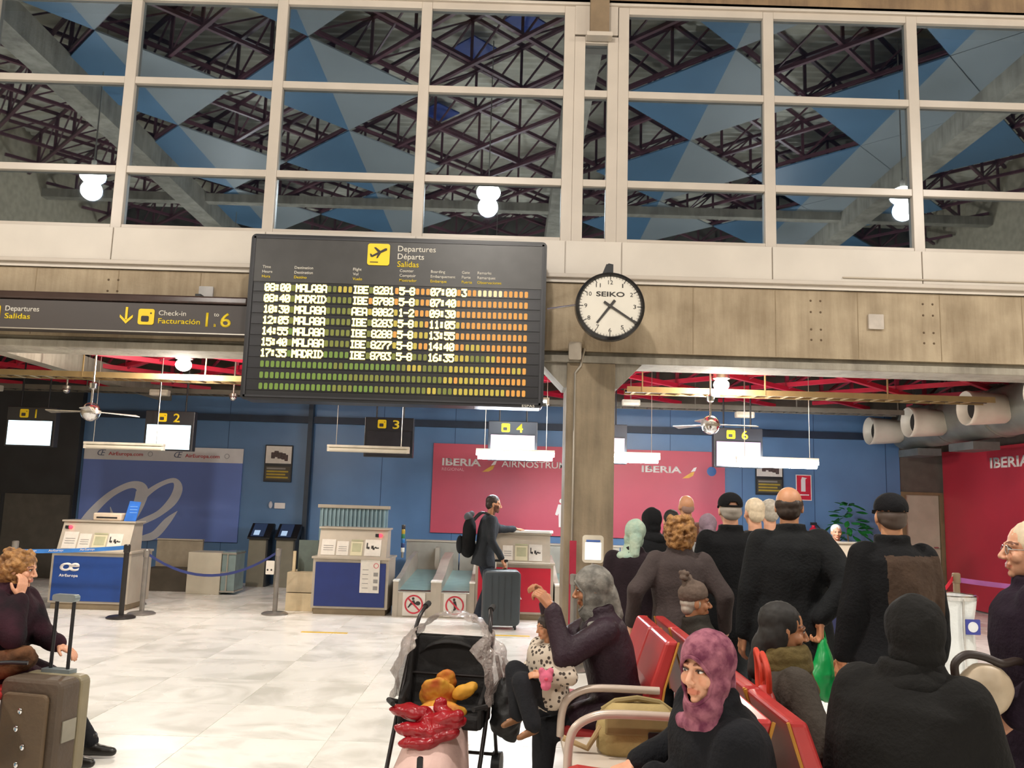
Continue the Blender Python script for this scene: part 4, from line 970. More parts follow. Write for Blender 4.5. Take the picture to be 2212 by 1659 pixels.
belt_strap((4.20, 8.35, 0.72), (4.52, 8.6, 0.95), 0.0, mat('belt_red', '#c81a34', 0.5), 'barrier_belt', 'red belt slanting up to the brown barrier post')
belt_strap((4.58, 8.6, 0.93), (5.5, 8.6, 0.86), 0.01, mat('belt_violet', '#8d4a86', 0.5), 'barrier_belt', 'violet belt leaving the brown barrier post towards the purple coat')
# notice stand by column
ns = thing('notice_stand', 'white-framed lit notice on a slim stand before the concrete column', 'sign stand', (0.86, 8.5, 0))
MB().rbox(-0.105, 0.105, -0.02, 0.02, 1.0, 1.27, 0.03, 4).build('frame', mat('stand_cream', '#cfc6b4', 0.4), ns)
MB().box(-0.08, 0.08, -0.024, -0.02, 1.03, 1.20).build('lit_sheet', emat('stand_light', '#ffffff', 1.6), ns)
MB().box(-0.07, 0.07, -0.026, -0.024, 1.205, 1.225).build('blue_strip', mat('stand_blue', '#4a6ab0', 0.5), ns)
MB().tube([(0, 0, 0.02), (0, 0, 1.0)], 0.02, 10).build('pole', M_ALU, ns)
MB().lathe([(0.16, 0.0), (0.16, 0.015), (0.03, 0.03)], (0,0,0), 24).build('base', M_ALU, ns)
rp = thing('pennant_stand', 'narrow crimson banner stand beside the lit notice', 'banner', (0.68, 8.75, 0))
MB().box(-0.035, 0.035, -0.006, 0.006, 0.06, 1.20).build('banner', mat('banner_crimson', '#9c2038', 0.5), rp)
MB().box(-0.06, 0.06, -0.10, 0.10, 0.0, 0.05).build('base', M_ALU, rp, bevel=0.01)
# luggage sizer
lz = thing('luggage_sizer', 'hand luggage gauge with red header and dark blue panel among the queue', 'luggage gauge', (3.32, 8.8, 0))
MB().box(0, 0.42, 0, 0.02, 0.68, 0.80).build('red_header', mat('gauge_red', '#d8203e', 0.4), lz)
MB().box(0, 0.42, -0.004, 0.02, 0.655, 0.68).build('pale_strip', mat('gauge_pale', '#9fb0d8', 0.4), lz)
MB().box(0, 0.42, 0, 0.02, 0.56, 0.655).build('dark_red_field', mat('gauge_dred', '#8c1c34', 0.4), lz)
MB().box(0, 0.42, 0, 0.02, 0.14, 0.56).build('blue_panel', mat('gauge_blue', '#20264f', 0.4), lz)
for xx in (0.0, 0.42):
    for yy in (0.0, 0.36): MB().tube([(xx, yy, 0), (xx, yy, 0.72)], 0.014, 8).build('frame_post', M_STEEL, lz)
MB().box(-0.02, 0.44, -0.02, 0.38, 0.0, 0.03).build('base', M_STEEL, lz)
# waste bag on ring stand
wbn = thing('waste_bin', 'white waste bag with blue square mark held in a steel ring', 'waste bin', (4.33, 8.3, 0))
prof = [(0.12, 0.03), (0.20, 0.05), (0.215, 0.2), (0.20, 0.4), (0.19, 0.55), (0.21, 0.70), (0.225, 0.78)]
bgm = MB().lathe(prof, (0,0,0), 28)
for i, v in enumerate(bgm.v):
    n_ = noise.noise(Vector((v[0]*9, v[1]*9, v[2]*5)))*0.022; r_ = math.hypot(v[0], v[1]) or 1
    bgm.v[i] = (v[0]+v[0]/r_*n_, v[1]+v[1]/r_*n_, v[2])
bgm.build('bag', mat('bag_white', '#dfe3e2', 0.35, var=0.05, bump=0.5, bscale=14), wbn)
MB().lathe([(0.215, 0.775), (0.235, 0.775), (0.24, 0.81), (0.225, 0.82), (0.21, 0.81)], (0,0,0), 30, loop=True).build('ring', M_CHROME, wbn)
for a in range(3):
    c, s_ = math.cos(a*2.094+0.5)*0.23, math.sin(a*2.094+0.5)*0.23
    MB().tube([(c, s_, 0), (c, s_, 0.79)], 0.01, 8).build('stand_leg', M_CHROME, wbn)
mk_ = MB().prism_y(rrect(0.01, 0.15, 0.47, 0.61, 0.006, 2), -0.228, -0.222).build('blue_mark', mat('mark_blue', '#39408f', 0.5), wbn)
MB().lathe([(0.001, -0.231), (0.048, -0.231), (0.048, -0.228)], (0.08, 0, 0.54), 20, 'y').build('mark_circle', mat('mark_pale', '#d3d6dc', 0.5), mk_)
# potted plant
ptd = thing('potted_plant', 'leafy green indoor plant against the blue wall near the door', 'plant', (5.85, 14.5, 0))
MB().lathe([(0.16, 0.0), (0.20, 0.02), (0.24, 0.36), (0.25, 0.40), (0.22, 0.40), (0.21, 0.36)], (0,0,0), 24).build('pot', mat('pot_brown', '#6d4a36', 0.6), ptd)
MB().lathe([(0.001, 0.36), (0.21, 0.36), (0.21, 0.34)], (0,0,0), 20).build('soil', mat('soil', '#2c2119', 0.9), ptd)
MB().tube([(0,0,0.34), (0.02,0.01,0.8), (-0.02,0.0,1.3)], [0.02,0.016,0.01], 8).build('stem', mat('stem_brown', '#5a4a30', 0.7), ptd)
lm = MB(); lv = []
prof = [(0, 0.0), (0.25, 0.038), (0.55, 0.052), (0.85, 0.03), (1.0, 0.0)]
vs = []; 
for u, wd in prof: vs += [(-wd, u*0.19, -abs(wd)*0.2-u*u*0.05), (wd, u*0.19, -abs(wd)*0.2-u*u*0.05), (0, u*0.19, 0.006-u*u*0.05)]
lm.add(vs, [f for i in range(4) for f in ((3*i, 3*i+3, 3*i+5, 3*i+2), (3*i+2, 3*i+5, 3*i+4, 3*i+1))]); lm.smooth = True
leaf_me = lm.mesh('leaf', mat('leaf_green', '#1f6b2c', 0.4, var=0.3, nscale=10))
for i in range(95):
    z = random.uniform(0.75, 1.72); rr = 0.30*math.sin(min(1, (1.80-z)/1.0)*math.pi*0.75+0.25); a = random.uniform(0, 6.28); r0 = random.uniform(0.2, 1.0)*rr
    o = link('leaf', leaf_me, ptd, (r0*math.cos(a), r0*math.sin(a), z)); o.rotation_euler = (random.uniform(-0.6, 0.5), random.uniform(-0.5, 0.5), a-math.pi/2); s_ = random.uniform(0.7, 1.15); o.scale = (s_,)*3

# ================================================================= SEATING
M_SEATR = mat('seat_red_vinyl', '#a83232', 0.32, var=0.10, nscale=5)
M_PIPE = mat('seat_piping', '#b07a2a', 0.5)
M_TUBEW = mat('armrest_paint', '#b9a99c', 0.3, 0.2, var=0.04)
def seat_piece(t, y0, y1, f):
    """one place facing -X (f=-1) or +X (f=+1); the spine is at x=0"""
    g = 0.012
    pts = [(0.02*f, 0.93), (0.085*f, 0.93), (0.16*f, 0.72), (0.20*f, 0.50), (0.12*f, 0.50), (0.09*f, 0.70)]
    b = MB()
    n = len(pts); vs = [(x, y0+g, z) for x, z in pts]+[(x, y1-g, z) for x, z in pts]
    b.add(vs, [tuple(range(n)), tuple(range(2*n-1, n-1, -1))]+[((i+1) % n, i, i+n, (i+1) % n+n) for i in range(n)])
    bo = b.build('backrest', M_SEATR, t, bevel=0.018, seg=3)
    pts = [(0.14*f, 0.43), (0.14*f, 0.49), (0.35*f, 0.475), (0.56*f, 0.50), (0.61*f, 0.485), (0.60*f, 0.445), (0.35*f, 0.42)]
    n = len(pts); vs = [(x, y0+g, z) for x, z in pts]+[(x, y1-g, z) for x, z in pts]
    MB().add(vs, [tuple(range(n)), tuple(range(2*n-1, n-1, -1))]+[((i+1) % n, i, i+n, (i+1) % n+n) for i in range(n)]).build('seat', M_SEATR, t, bevel=0.018, seg=3)
    for yy in (y0+g, y1-g):
        MB().tube([(0.022*f, yy, 0.925), (0.092*f, yy, 0.70), (0.122*f, yy, 0.505)], 0.006, 6).build('piping', M_PIPE, bo)
def armrest(t, y, f):
    P_ = [(0.12*f, y, 0.695), (0.40*f, y, 0.70), (0.50*f, y, 0.685), (0.57*f, y, 0.64), (0.595*f, y, 0.57), (0.60*f, y, 0.47)]
    MB().tube(curve(P_, 4), 0.019, 12).build('armrest', M_TUBEW, t)
def bench(name, label, x, spec, rows, y0, y1, arms):
    t = thing(name, label, 'seating', (x, 0, 0))
    for f in rows:
        for a, b, kind in spec:
            if kind == 'seat': seat_piece(t, a, b, f)
            else:
                MB().box(min(0.03*f, 0.60*f), max(0.03*f, 0.60*f), a+0.01, b-0.01, 0.445, 0.475).build('table_top', mat('table_cream', '#c0b4a6', 0.35, var=0.04), t, bevel=0.01)
        for yy in arms: armrest(t, yy, f)
    MB().box(-0.05, 0.05, y0, y1, 0.34, 0.42).build('beam', M_STEEL, t, bevel=0.01)
    if len(rows) == 2 or True:
        for f in rows: MB().box(min(0.3*f, 0.38*f), max(0.3*f, 0.38*f), y0+0.1, y1-0.1, 0.385, 0.425).build('seat_rail', M_STEEL, t)
    for yy in (y0+0.35, (y0+y1)/2, y1-0.35):
        MB().box(-0.03, 0.03, yy-0.03, yy+0.03, 0.03, 0.40).build('leg', M_STEEL, t)
        MB().box(-0.45 if -1 in rows else -0.1, 0.45 if 1 in rows else 0.1, yy-0.03, yy+0.03, 0.0, 0.035).build('foot', M_STEEL, t, bevel=0.008)
        for f in rows: MB().box(min(0.02*f, 0.38*f), max(0.02*f, 0.38*f), yy-0.02, yy+0.02, 0.345, 0.385).build('cross_arm', M_STEEL, t)
    return t
bench('waiting_bench', 'double row of red padded waiting seats with pale tube armrests and a table', 0.885,
      [(2.75, 3.25, 'seat'), (3.25, 3.74, 'seat'), (3.74, 4.24, 'table'), (4.24, 4.73, 'seat'), (4.73, 5.22, 'seat')], (-1, 1), 2.75, 5.22, (3.74, 4.24))
bench('waiting_bench', 'row of red padded waiting seats under the blonde woman', -3.30, [(4.27, 4.77, 'seat'), (4.77, 5.27, 'seat')], (1,), 4.27, 5.27, ())

# khaki bag on the table
kb = thing('shoulder_bag', 'khaki canvas bag with strap standing on the bench table', 'bag', (0.62, 4.0, 0.476))
M_KH = mat('khaki_canvas', '#9c8858', 0.8, var=0.12, nscale=8, bump=0.3, bscale=30)
vb = MB(); n = 16
for i, (z, rx, ry) in enumerate(((0.0, 0.17, 0.09), (0.02, 0.185, 0.105), (0.10, 0.19, 0.11), (0.17, 0.17, 0.09), (0.20, 0.14, 0.05), (0.215, 0.12, 0.03))):
    for a in range(n):
        c, s_ = math.cos(2*math.pi*a/n), math.sin(2*math.pi*a/n); p = 0.6
        vb.v.append((rx*math.copysign(abs(c)**p, c)*(1+0.04*noise.noise(Vector((a*0.9, i*1.3, 2)))), ry*math.copysign(abs(s_)**p, s_), z))
vb.f = [(i*n+a, i*n+(a+1) % n, (i+1)*n+(a+1) % n, (i+1)*n+a) for i in range(5) for a in range(n)]+[tuple(range(n))[::-1], tuple(5*n+a for a in range(n))]; vb.smooth = True
vb.build('pouch', M_KH, kb)
MB().box(-0.16, 0.16, -0.125, -0.105, 0.10, 0.19).build('flap', mat('khaki_dark', '#85744a', 0.8), kb, bevel=0.012)
MB().tube([(-0.16, 0, 0.18), (-0.10, 0.0, 0.22), (0.0, 0.0, 0.235), (0.10, 0, 0.22), (0.16, 0, 0.18)], 0.014, 8).build('strap', mat('khaki_dark', '#85744a', 0.8), kb)
MB().tube([(-0.17, -0.05, 0.12), (-0.23, -0.04, 0.02), (-0.34, -0.03, 0.06)], 0.014, 8).build('strap', mat('khaki_tan', '#a38a62', 0.8), kb)
MB().rbox(0.03, 0.09, -0.135, -0.125, 0.08, 0.12, 0.008).build('buckle', M_BLACK, kb)

# ================================================================= LUGGAGE
def wheel(t, x, y, r=0.03, m=M_BLACK): return MB().lathe([(r*0.4, -0.014), (r, -0.012), (r, 0.012), (r*0.4, 0.014)], (x, y, r), 16, 'x').build('wheel', m, t)
# brown trolley case at the left
sc_ = thing('trolley_case', 'brown and grey cabin case with raised handle beside the blonde woman', 'suitcase', (-2.50, 4.78, 0), R_(-12))
MB().rbox(-0.19, 0.19, -0.13, 0.02, 0.05, 0.57, 0.04, 4).build('front_shell', mat('case_brown', '#4a3d30', 0.6, var=0.1, nscale=6, bump=0.2), sc_, bevel=0.02)
MB().rbox(-0.19, 0.19, 0.02, 0.10, 0.05, 0.57, 0.04, 4).build('back_shell', mat('case_olive', '#7a7058', 0.5, var=0.08), sc_, bevel=0.015)
MB().rbox(-0.15, 0.13, -0.155, -0.13, 0.08, 0.50, 0.03, 3).build('pocket', mat('case_brown2', '#54432f', 0.6, var=0.12, nscale=5, bump=0.2), sc_, bevel=0.01)
for q in range(4): MB().ball((-0.02+0.03*math.sin(q*2), -0.158, 0.14+0.09*q), (0.014, 0.004, 0.016), 8, 5).build('stud', M_CHROME, sc_)
MB().box(0.186, 0.196, -0.10, 0.0, 0.25, 0.36).build('side_badge', mat('badge_grey', '#8b8678', 0.4, 0.4), sc_)
for s_ in (-0.055, 0.055):
    MB().tube([(s_, 0.07, 0.56), (s_, 0.07, 0.97)], 0.010, 8).build('handle_rod', M_BLACK, sc_)
MB().rbox(-0.075, 0.075, 0.05, 0.09, 0.955, 0.995, 0.015, 3).build('handle_grip', mat('grip_grey', '#7f8a8c', 0.35, 0.4), sc_)
MB().box(-0.09, 0.09, 0.04, 0.10, 0.565, 0.59).build('handle_socket', mat('grip_grey', '#7f8a8c', 0.35, 0.4), sc_)
for xx in (-0.14, 0.14):
    for yy in (-0.09, 0.06): wheel(sc_, xx, yy)
# large dark suitcase by the bearded man
ls = thing('suitcase', 'large dark grey hard-shell suitcase with raised handle by the red desk', 'suitcase', (-0.06, 10.75, 0), R_(4))
M_LS = mat('shell_slate', '#363d42', 0.38, var=0.08, nscale=3)
MB().rbox(-0.235, 0.235, -0.02, 0.14, 0.05, 0.72, 0.06, 5).build('shell', M_LS, ls, bevel=0.025)
MB().rbox(-0.235, 0.235, -0.15, -0.022, 0.05, 0.72, 0.06, 5).build('shell', M_LS, ls, bevel=0.025)
for xx in (-0.12, -0.04, 0.04, 0.12): MB().box(xx-0.006, xx+0.006, -0.156, -0.148, 0.12, 0.66).build('groove', mat('shell_groove', '#2c3236', 0.4), ls)
for xx in (-0.07, 0.07): MB().tube([(xx, 0.10, 0.70), (xx, 0.10, 0.82)], 0.009, 8).build('handle_rod', M_CHROME, ls)
MB().rbox(-0.085, 0.085, 0.085, 0.115, 0.81, 0.84, 0.012).build('handle_grip', M_BLACK, ls)
for xx in (-0.18, 0.18):
    for yy in (-0.10, 0.09): wheel(ls, xx, yy)
# made-up bag shape standing in for a cyan glow at the lower corner
cy = thing('cyan_glow_bag', 'made-up sky blue bag shape for a cyan glow on floor under the red seats', 'bag', (-2.93, 4.35, 0))
bb = MB(); bb.lathe([(0.10, 0.0), (0.13, 0.01), (0.14, 0.15), (0.12, 0.26), (0.09, 0.31)], (0,0,0), 20)
for i, v in enumerate(bb.v):
    q = 1+0.15*noise.noise(Vector((v[0]*11, v[1]*11, v[2]*7))); bb.v[i] = (v[0]*q*1.3, v[1]*q*0.7, v[2])
bb.build('pouch', mat('glow_sky', '#22a6e6', 0.35, var=0.15, nscale=8), cy)
for s_ in (-1, 1): MB().tube(curve([(-0.07, 0.03*s_, 0.29), (-0.05, 0.03*s_, 0.38), (0.05, 0.03*s_, 0.38), (0.07, 0.03*s_, 0.29)], 4), 0.008, 6).build('handle', mat('glow_sky', '#22a6e6', 0.35), cy)

# ================================================================= STROLLER
stl = thing('stroller', 'black baby stroller with clear rain cover and pale pink foot blanket', 'stroller', (-0.31, 4.95, 0), R_(-10))
M_FR = mat('stroller_frame', '#2a2626', 0.3, 0.5); M_FAB = mat('stroller_fabric', '#151313', 0.8, var=0.2, bump=0.2)
def m_plastic():
    m = bpy.data.materials.new('clear_plastic'); m.use_nodes = True; nt = m.node_tree; b = nt.nodes['Principled BSDF']
    b.inputs['Base Color'].default_value = lin('#a79c96'); b.inputs['Roughness'].default_value = 0.10; b.inputs['Alpha'].default_value = 0.46
    b.inputs['Specular IOR Level'].default_value = 0.9
    n = nt.nodes.new('ShaderNodeTexNoise'); n.inputs['Scale'].default_value = 22; n.inputs['Detail'].default_value = 3; n.inputs['Distortion'].default_value = 1.5
    tc = nt.nodes.new('ShaderNodeTexCoord'); nt.links.new(tc.outputs['Object'], n.inputs['Vector'])
    bp = nt.nodes.new('ShaderNodeBump'); bp.inputs['Strength'].default_value = 0.9; bp.inputs['Distance'].default_value = 0.03
    nt.links.new(n.outputs['Fac'], bp.inputs['Height']); nt.links.new(bp.outputs[0], b.inputs['Normal'])
    return m
M_PLAS = m_plastic()
# side tubes: rear handles at the far side, front legs to the camera
for s_ in (-1, 1):
    MB().tube(curve([(s_*0.20, 0.16, 0.95), (s_*0.22, 0.06, 0.86), (s_*0.25, -0.06, 0.55), (s_*0.25, -0.30, 0.16), (s_*0.24, -0.40, 0.09)], 4), 0.012, 10).build('frame_tube', M_FR, stl)
    MB().tube([(s_*0.25, -0.02, 0.62), (s_*0.26, 0.18, 0.10)], 0.011, 10).build('rear_leg', M_FR, stl)
    MB().tube([(s_*0.20, 0.16, 0.95), (s_*0.20, 0.23, 0.96)], 0.018, 10).build('handle_grip', M_FAB, stl)
    MB().lathe([(0.02, -0.03), (0.075, -0.025), (0.075, 0.025), (0.02, 0.03)], (s_*0.26, 0.19, 0.075), 22, 'x').build('wheel', M_BLACK, stl)
    MB().lathe([(0.02, -0.03), (0.075, -0.025), (0.075, 0.025), (0.02, 0.03)], (s_*0.24, -0.42, 0.075), 22, 'x').build('wheel', M_BLACK, stl)
    MB().tube([(s_*0.24, -0.10, 0.45), (s_*0.27, -0.26, 0.50), (s_*0.22, -0.34, 0.50)], 0.014, 8).build('arm_bar', M_FAB, stl)
MB().tube([(-0.25, 0.0, 0.60), (0.25, 0.0, 0.60)], 0.01, 8).build('cross_bar', M_FR, stl)
MB().tube([(-0.25, 0.16, 0.14), (0.25, 0.16, 0.14)], 0.01, 8).build('axle', M_FR, stl)
MB().prism_x([(-0.16, 0.34), (0.05, 0.34), (0.12, 0.78), (0.07, 0.80), (0.0, 0.42), (-0.16, 0.42)], -0.22, 0.22).build('seat', M_FAB, stl, bevel=0.02)
for s_ in (-1, 1): MB().prism_x([(-0.2, 0.36), (0.06, 0.36), (0.12, 0.80), (0.0, 0.80), (-0.06, 0.56), (-0.2, 0.5)], s_*0.225-0.012, s_*0.225+0.012).build('side_wing', M_FAB, stl, bevel=0.008)
# folded canopy at the back, wrinkled clear rain cover over it, dark hollow in front
hd = MB(); nu, nv = 14, 8
for i in range(nu+1):
    a = math.pi*i/nu
    for j in range(nv+1):
        b = R_(62)+R_(60)*j/nv
        hd.v.append((-math.cos(a)*0.235, 0.10-math.sin(a)*math.cos(b)*0.20, 0.60+math.sin(a)*math.sin(b)*0.20))
hd.f = [(i*(nv+1)+j, (i+1)*(nv+1)+j, (i+1)*(nv+1)+j+1, i*(nv+1)+j+1) for i in range(nu) for j in range(nv)]; hd.smooth = True
o = hd.build('canopy', M_FAB, stl); o.modifiers.new('thick', 'SOLIDIFY').thickness = 0.008
MB().prism_x([(0.06, 0.40), (0.10, 0.40), (0.15, 0.80), (0.10, 0.80)], -0.23, 0.23).build('backrest', M_FAB, stl, bevel=0.02)
rc = MB(); nu, nv = 64, 44
for i in range(nu+1):
    a = math.pi*(-0.06+1.12*i/nu)
    for j in range(nv+1):
        v = j/nv
        w_ = 0.29+0.035*math.sin(v*4)
        y_ = 0.17-0.36*v
        sa = math.sin(a); x_ = -math.cos(a)*w_; z_ = 0.56+(0.37-0.09*v*v)*(abs(sa)**0.75)*(1 if sa > 0 else -1)
        p3 = Vector((x_*7, y_*8+4, z_*7))
        nn = noise.noise(p3)*0.16+noise.noise(p3*2.7)*0.07+abs(noise.noise(p3*1.6+Vector((5, 1, 2))))*0.10-0.03
        rc.v.append((x_*(1+nn), y_+nn*0.12, 0.56+(z_-0.56)*(1+nn*0.6)))
keep = lambda i, j: not (j > 20 and 0.30 < i/nu < 0.70)
rc.f = [(i*(nv+1)+j, (i+1)*(nv+1)+j, (i+1)*(nv+1)+j+1, i*(nv+1)+j+1) for i in range(nu) for j in range(nv) if keep(i, j)]; rc.smooth = True
o = rc.build('rain_cover', M_PLAS, stl); o.modifiers.new('thick', 'SOLIDIFY').thickness = 0.002
# seat insert, orange patterned
def lump(name, parent, m, balls, vox=0.008, amp=0.012, sc=18):
    mb = MB(); 
    me_ = bpy.data.meshes.new('l'); bm = bmesh.new()
    for c, r, rx in balls:
        g = bmesh.ops.create_icosphere(bm, subdivisions=3, radius=1.0)
        M_ = Matrix.Translation(c)@Euler(rx).to_matrix().to_4x4()@Matrix.Diagonal((*r, 1))
        bmesh.ops.transform(bm, matrix=M_, verts=g['verts'])
    bm.to_mesh(me_); bm.free(); ob_ = bpy.data.objects.new('l', me_)
    q = ob_.modifiers.new('r', 'REMESH'); q.mode = 'VOXEL'; q.voxel_size = vox
    q = ob_.modifiers.new('s', 'SMOOTH'); q.iterations = 3
    out = evaluated(ob_); bpy.data.objects.remove(ob_); bpy.data.meshes.remove(me_)
    nr = [v.normal.copy() for v in out.vertices]
    for v, n_ in zip(out.vertices, nr):
        k = noise.noise(v.co*sc)+0.6*(0.5-abs(noise.noise(v.co*sc*1.7))); v.co = v.co+n_*k*amp
    out.materials.clear(); out.materials.append(m); out.polygons.foreach_set('use_smooth', [True]*len(out.polygons)); out.update()
    return link(name, out, parent)
lump('seat_liner', stl, mat('liner_orange', '#b04a1c', 0.7, nscale=12, col2='#c9982f'), [((-0.04, -0.08, 0.50), (0.11, 0.035, 0.12), (0.5, 0, 0.1)), ((0.0, -0.05, 0.58), (0.06, 0.03, 0.06), (0.4, 0, 0)), ((0.0, -0.13, 0.43), (0.14, 0.07, 0.05), (0, 0, 0))])
lump('seat_liner', stl, mat('liner_yellow', '#c9922a', 0.7, var=0.15, nscale=12), [((0.11, -0.10, 0.53), (0.07, 0.03, 0.04), (0.2, -0.4, 0)), ((0.15, -0.08, 0.56), (0.04, 0.02, 0.03), (0.2, -0.3, 0))], amp=0.008)
# pale pink blanket over the front
bl = MB(); nu, nv = 24, 22
for j in range(nv+1):
    v = j/nv; z = 0.47-0.40*v; yy = -0.20-0.26*min(1, v*1.3)-0.03*v
    hw = 0.14+0.10*v
    for i in range(nu+1):
        u = -1+2*i/nu
        x = u*hw; y_ = yy+0.14*u*u*u*u+0.10*u*u*(0.4+v*0.4)
        nn = noise.noise(Vector((x*8, v*2.2, 1.7)))*0.018*(0.5+v)
        bl.v.append((x-0.02, y_-nn, z-0.05*u*u))
bl.f = [(j*(nu+1)+i, j*(nu+1)+i+1, (j+1)*(nu+1)+i+1, (j+1)*(nu+1)+i) for j in range(nv) for i in range(nu)]; bl.smooth = True
o = bl.build('foot_blanket', mat('blanket_pink', '#d3b3aa', 0.85, var=0.08, nscale=5, bump=0.25, bscale=25), stl); o.modifiers.new('thick', 'SOLIDIFY').thickness = 0.02
MB().rbox(-0.03, 0.0, -0.50, -0.485, 0.17, 0.29, 0.01).build('strap', M_BLACK, stl)
# red shiny jacket lying across
rj = thing('folded_jacket', 'glossy red padded jacket laid across the stroller', 'jacket', (-0.385, 4.69, 0.40), R_(-8))
M_RJ = mat('jacket_red', '#8e0f1a', 0.3, var=0.12, nscale=8, bump=0.2, bscale=20)
lump('body', rj, M_RJ, [((-0.10, 0.0, 0.05), (0.13, 0.05, 0.04), (0, 0.1, 0.2)), ((0.06, -0.03, 0.03), (0.14, 0.05, 0.04), (0, -0.25, -0.2)), ((-0.06, -0.05, -0.03), (0.13, 0.045, 0.035), (0, 0.05, -0.15)),
     ((0.09, -0.04, 0.0), (0.12, 0.04, 0.035), (0, -0.3, 0.2)), ((-0.04, -0.075, -0.085), (0.12, 0.045, 0.03), (0, -0.1, 0)), ((0.07, -0.06, -0.055), (0.10, 0.04, 0.03), (0, -0.35, 0.1))], vox=0.007, amp=0.016, sc=15)
lump('sleeve', rj, M_RJ, [((0.05, 0.0, 0.09), (0.035, 0.03, 0.045), (0, 0.3, 0)), ((0.09, -0.01, 0.06), (0.06, 0.035, 0.03), (0, 0.3, 0))], vox=0.006, amp=0.010, sc=20)
# black bag on the stroller side
bg = thing('changing_bag', 'black soft bag hanging on the stroller side', 'bag', (0.02, 4.90, 0.26))
lump('pouch', bg, mat('bag_black', '#0f0f10', 0.6, bump=0.2), [((0, 0, 0.13), (0.085, 0.11, 0.12), (0, 0, 0)), ((-0.02, 0.0, 0.24), (0.06, 0.09, 0.10), (0, 0.2, 0)), ((0.03, 0.02, 0.06), (0.06, 0.09, 0.06), (0, 0, 0))], vox=0.009, amp=0.018, sc=11)
MB().tube([(-0.02, -0.05, 0.28), (-0.06, 0.02, 0.45), (-0.02, 0.08, 0.28)], 0.012, 8).build('strap', M_BLACK, bg)
# ================================================================= PEOPLE
class Vol:
    """closed volumes that are fused into one skin by a voxel remesh"""
    def __init__(s): s.v = []; s.f = []
    def _add(s, vs, fs):
        o = len(s.v); s.v += [tuple(v) for v in vs]; s.f += [tuple(i+o for i in f) for f in fs]
    def cap(s, p, r0, q, r1, seg=14):
        p, q = Vector(p), Vector(q); d = q-p; L = d.length
        d = d.normalized() if L > 1e-6 else Vector((0, 0, 1))
        u = d.cross(Vector((0.31, 0.2, 0.93))); u.normalize(); t = d.cross(u)
        rings = []
        for i in range(1, 5):
            a = math.pi/2*(i/4.0); rings.append((p-d*r0*math.cos(a), r0*math.sin(a)))
        for i in range(4, 0, -1):
            a = math.pi/2*(i/4.0); rings.append((q+d*r1*math.cos(a), r1*math.sin(a)))
        vs = [p-d*r0]
        for c, r in rings: vs += [c+(u*math.cos(2*math.pi*k/seg)+t*math.sin(2*math.pi*k/seg))*r for k in range(seg)]
        vs.append(q+d*r1); n = len(rings)
        fs = [(0, 1+(k+1) % seg, 1+k) for k in range(seg)]
        fs += [(1+i*seg+k, 1+i*seg+(k+1) % seg, 1+(i+1)*seg+(k+1) % seg, 1+(i+1)*seg+k) for i in range(n-1) for k in range(seg)]
        e = len(vs)-1; fs += [(e, 1+(n-1)*seg+k, 1+(n-1)*seg+(k+1) % seg) for k in range(seg)]
        s._add(vs, fs)
    def chain(s, pts, rs):
        for i in range(len(pts)-1): s.cap(pts[i], rs[i], pts[i+1], rs[i+1])
    def ell(s, c, r, rot=None, seg=20, rings=12):
        c = Vector(c); vs = []; M = rot or Matrix.Identity(3)
        vs.append(c+M@Vector((0, 0, -r[2])))
        for i in range(1, rings):
            a = math.pi*i/rings
            vs += [c+M@Vector((r[0]*math.sin(a)*math.cos(2*math.pi*k/seg), r[1]*math.sin(a)*math.sin(2*math.pi*k/seg), -r[2]*math.cos(a))) for k in range(seg)]
        vs.append(c+M@Vector((0, 0, r[2]))); n = rings-1
        fs = [(0, 1+(k+1) % seg, 1+k) for k in range(seg)]
        fs += [(1+i*seg+k, 1+i*seg+(k+1) % seg, 1+(i+1)*seg+(k+1) % seg, 1+(i+1)*seg+k) for i in range(n-1) for k in range(seg)]
        e = len(vs)-1; fs += [(e, 1+(n-1)*seg+k, 1+(n-1)*seg+(k+1) % seg) for k in range(seg)]
        s._add(vs, fs)
    def loft(s, secs, seg=24):
        """secs: (centre, side vector, depth vector)"""
        vs = []; n = len(secs)
        for c, a, b in secs:
            vs += [Vector(c)+Vector(a)*math.cos(2*math.pi*k/seg)+Vector(b)*math.sin(2*math.pi*k/seg) for k in range(seg)]
        fs = [(i*seg+k, i*seg+(k+1) % seg, (i+1)*seg+(k+1) % seg, (i+1)*seg+k) for i in range(n-1) for k in range(seg)]
        fs += [tuple(range(seg))[::-1], tuple((n-1)*seg+k for k in range(seg))]
        s._add(vs, fs)
    def skin(s, voxel, smooth=4, fac=0.5):
        me = bpy.data.meshes.new('v'); me.from_pydata(s.v, [], s.f); me.update()
        o = bpy.data.objects.new('v', me)
        r = o.modifiers.new('r', 'REMESH'); r.mode = 'VOXEL'; r.voxel_size = voxel; r.use_smooth_shade = True
        if smooth:
            q = o.modifiers.new('s', 'SMOOTH'); q.factor = fac; q.iterations = smooth
        out = evaluated(o)
        bpy.data.objects.remove(o); bpy.data.meshes.remove(me)
        return out
def folds(me, amp, sx=11.0, sz=4.0, seed=0.0):
    nrm = [v.normal.copy() for v in me.vertices]
    for v, n in zip(me.vertices, nrm):
        c = v.co; k = noise.noise(Vector((c.x*sx+seed, c.y*sx, c.z*sz)))+0.5*noise.noise(Vector((c.x*sx*2.1, c.y*sx*2.1+seed, c.z*sz*2.4)))
        v.co = c+n*k*amp
    me.update()
def cut(me, test):
    bm = bmesh.new(); bm.from_mesh(me)
    bmesh.ops.delete(bm, geom=[f for f in bm.faces if test(f.calc_center_median())], context='FACES')
    bm.to_mesh(me); bm.free(); me.update(); return me
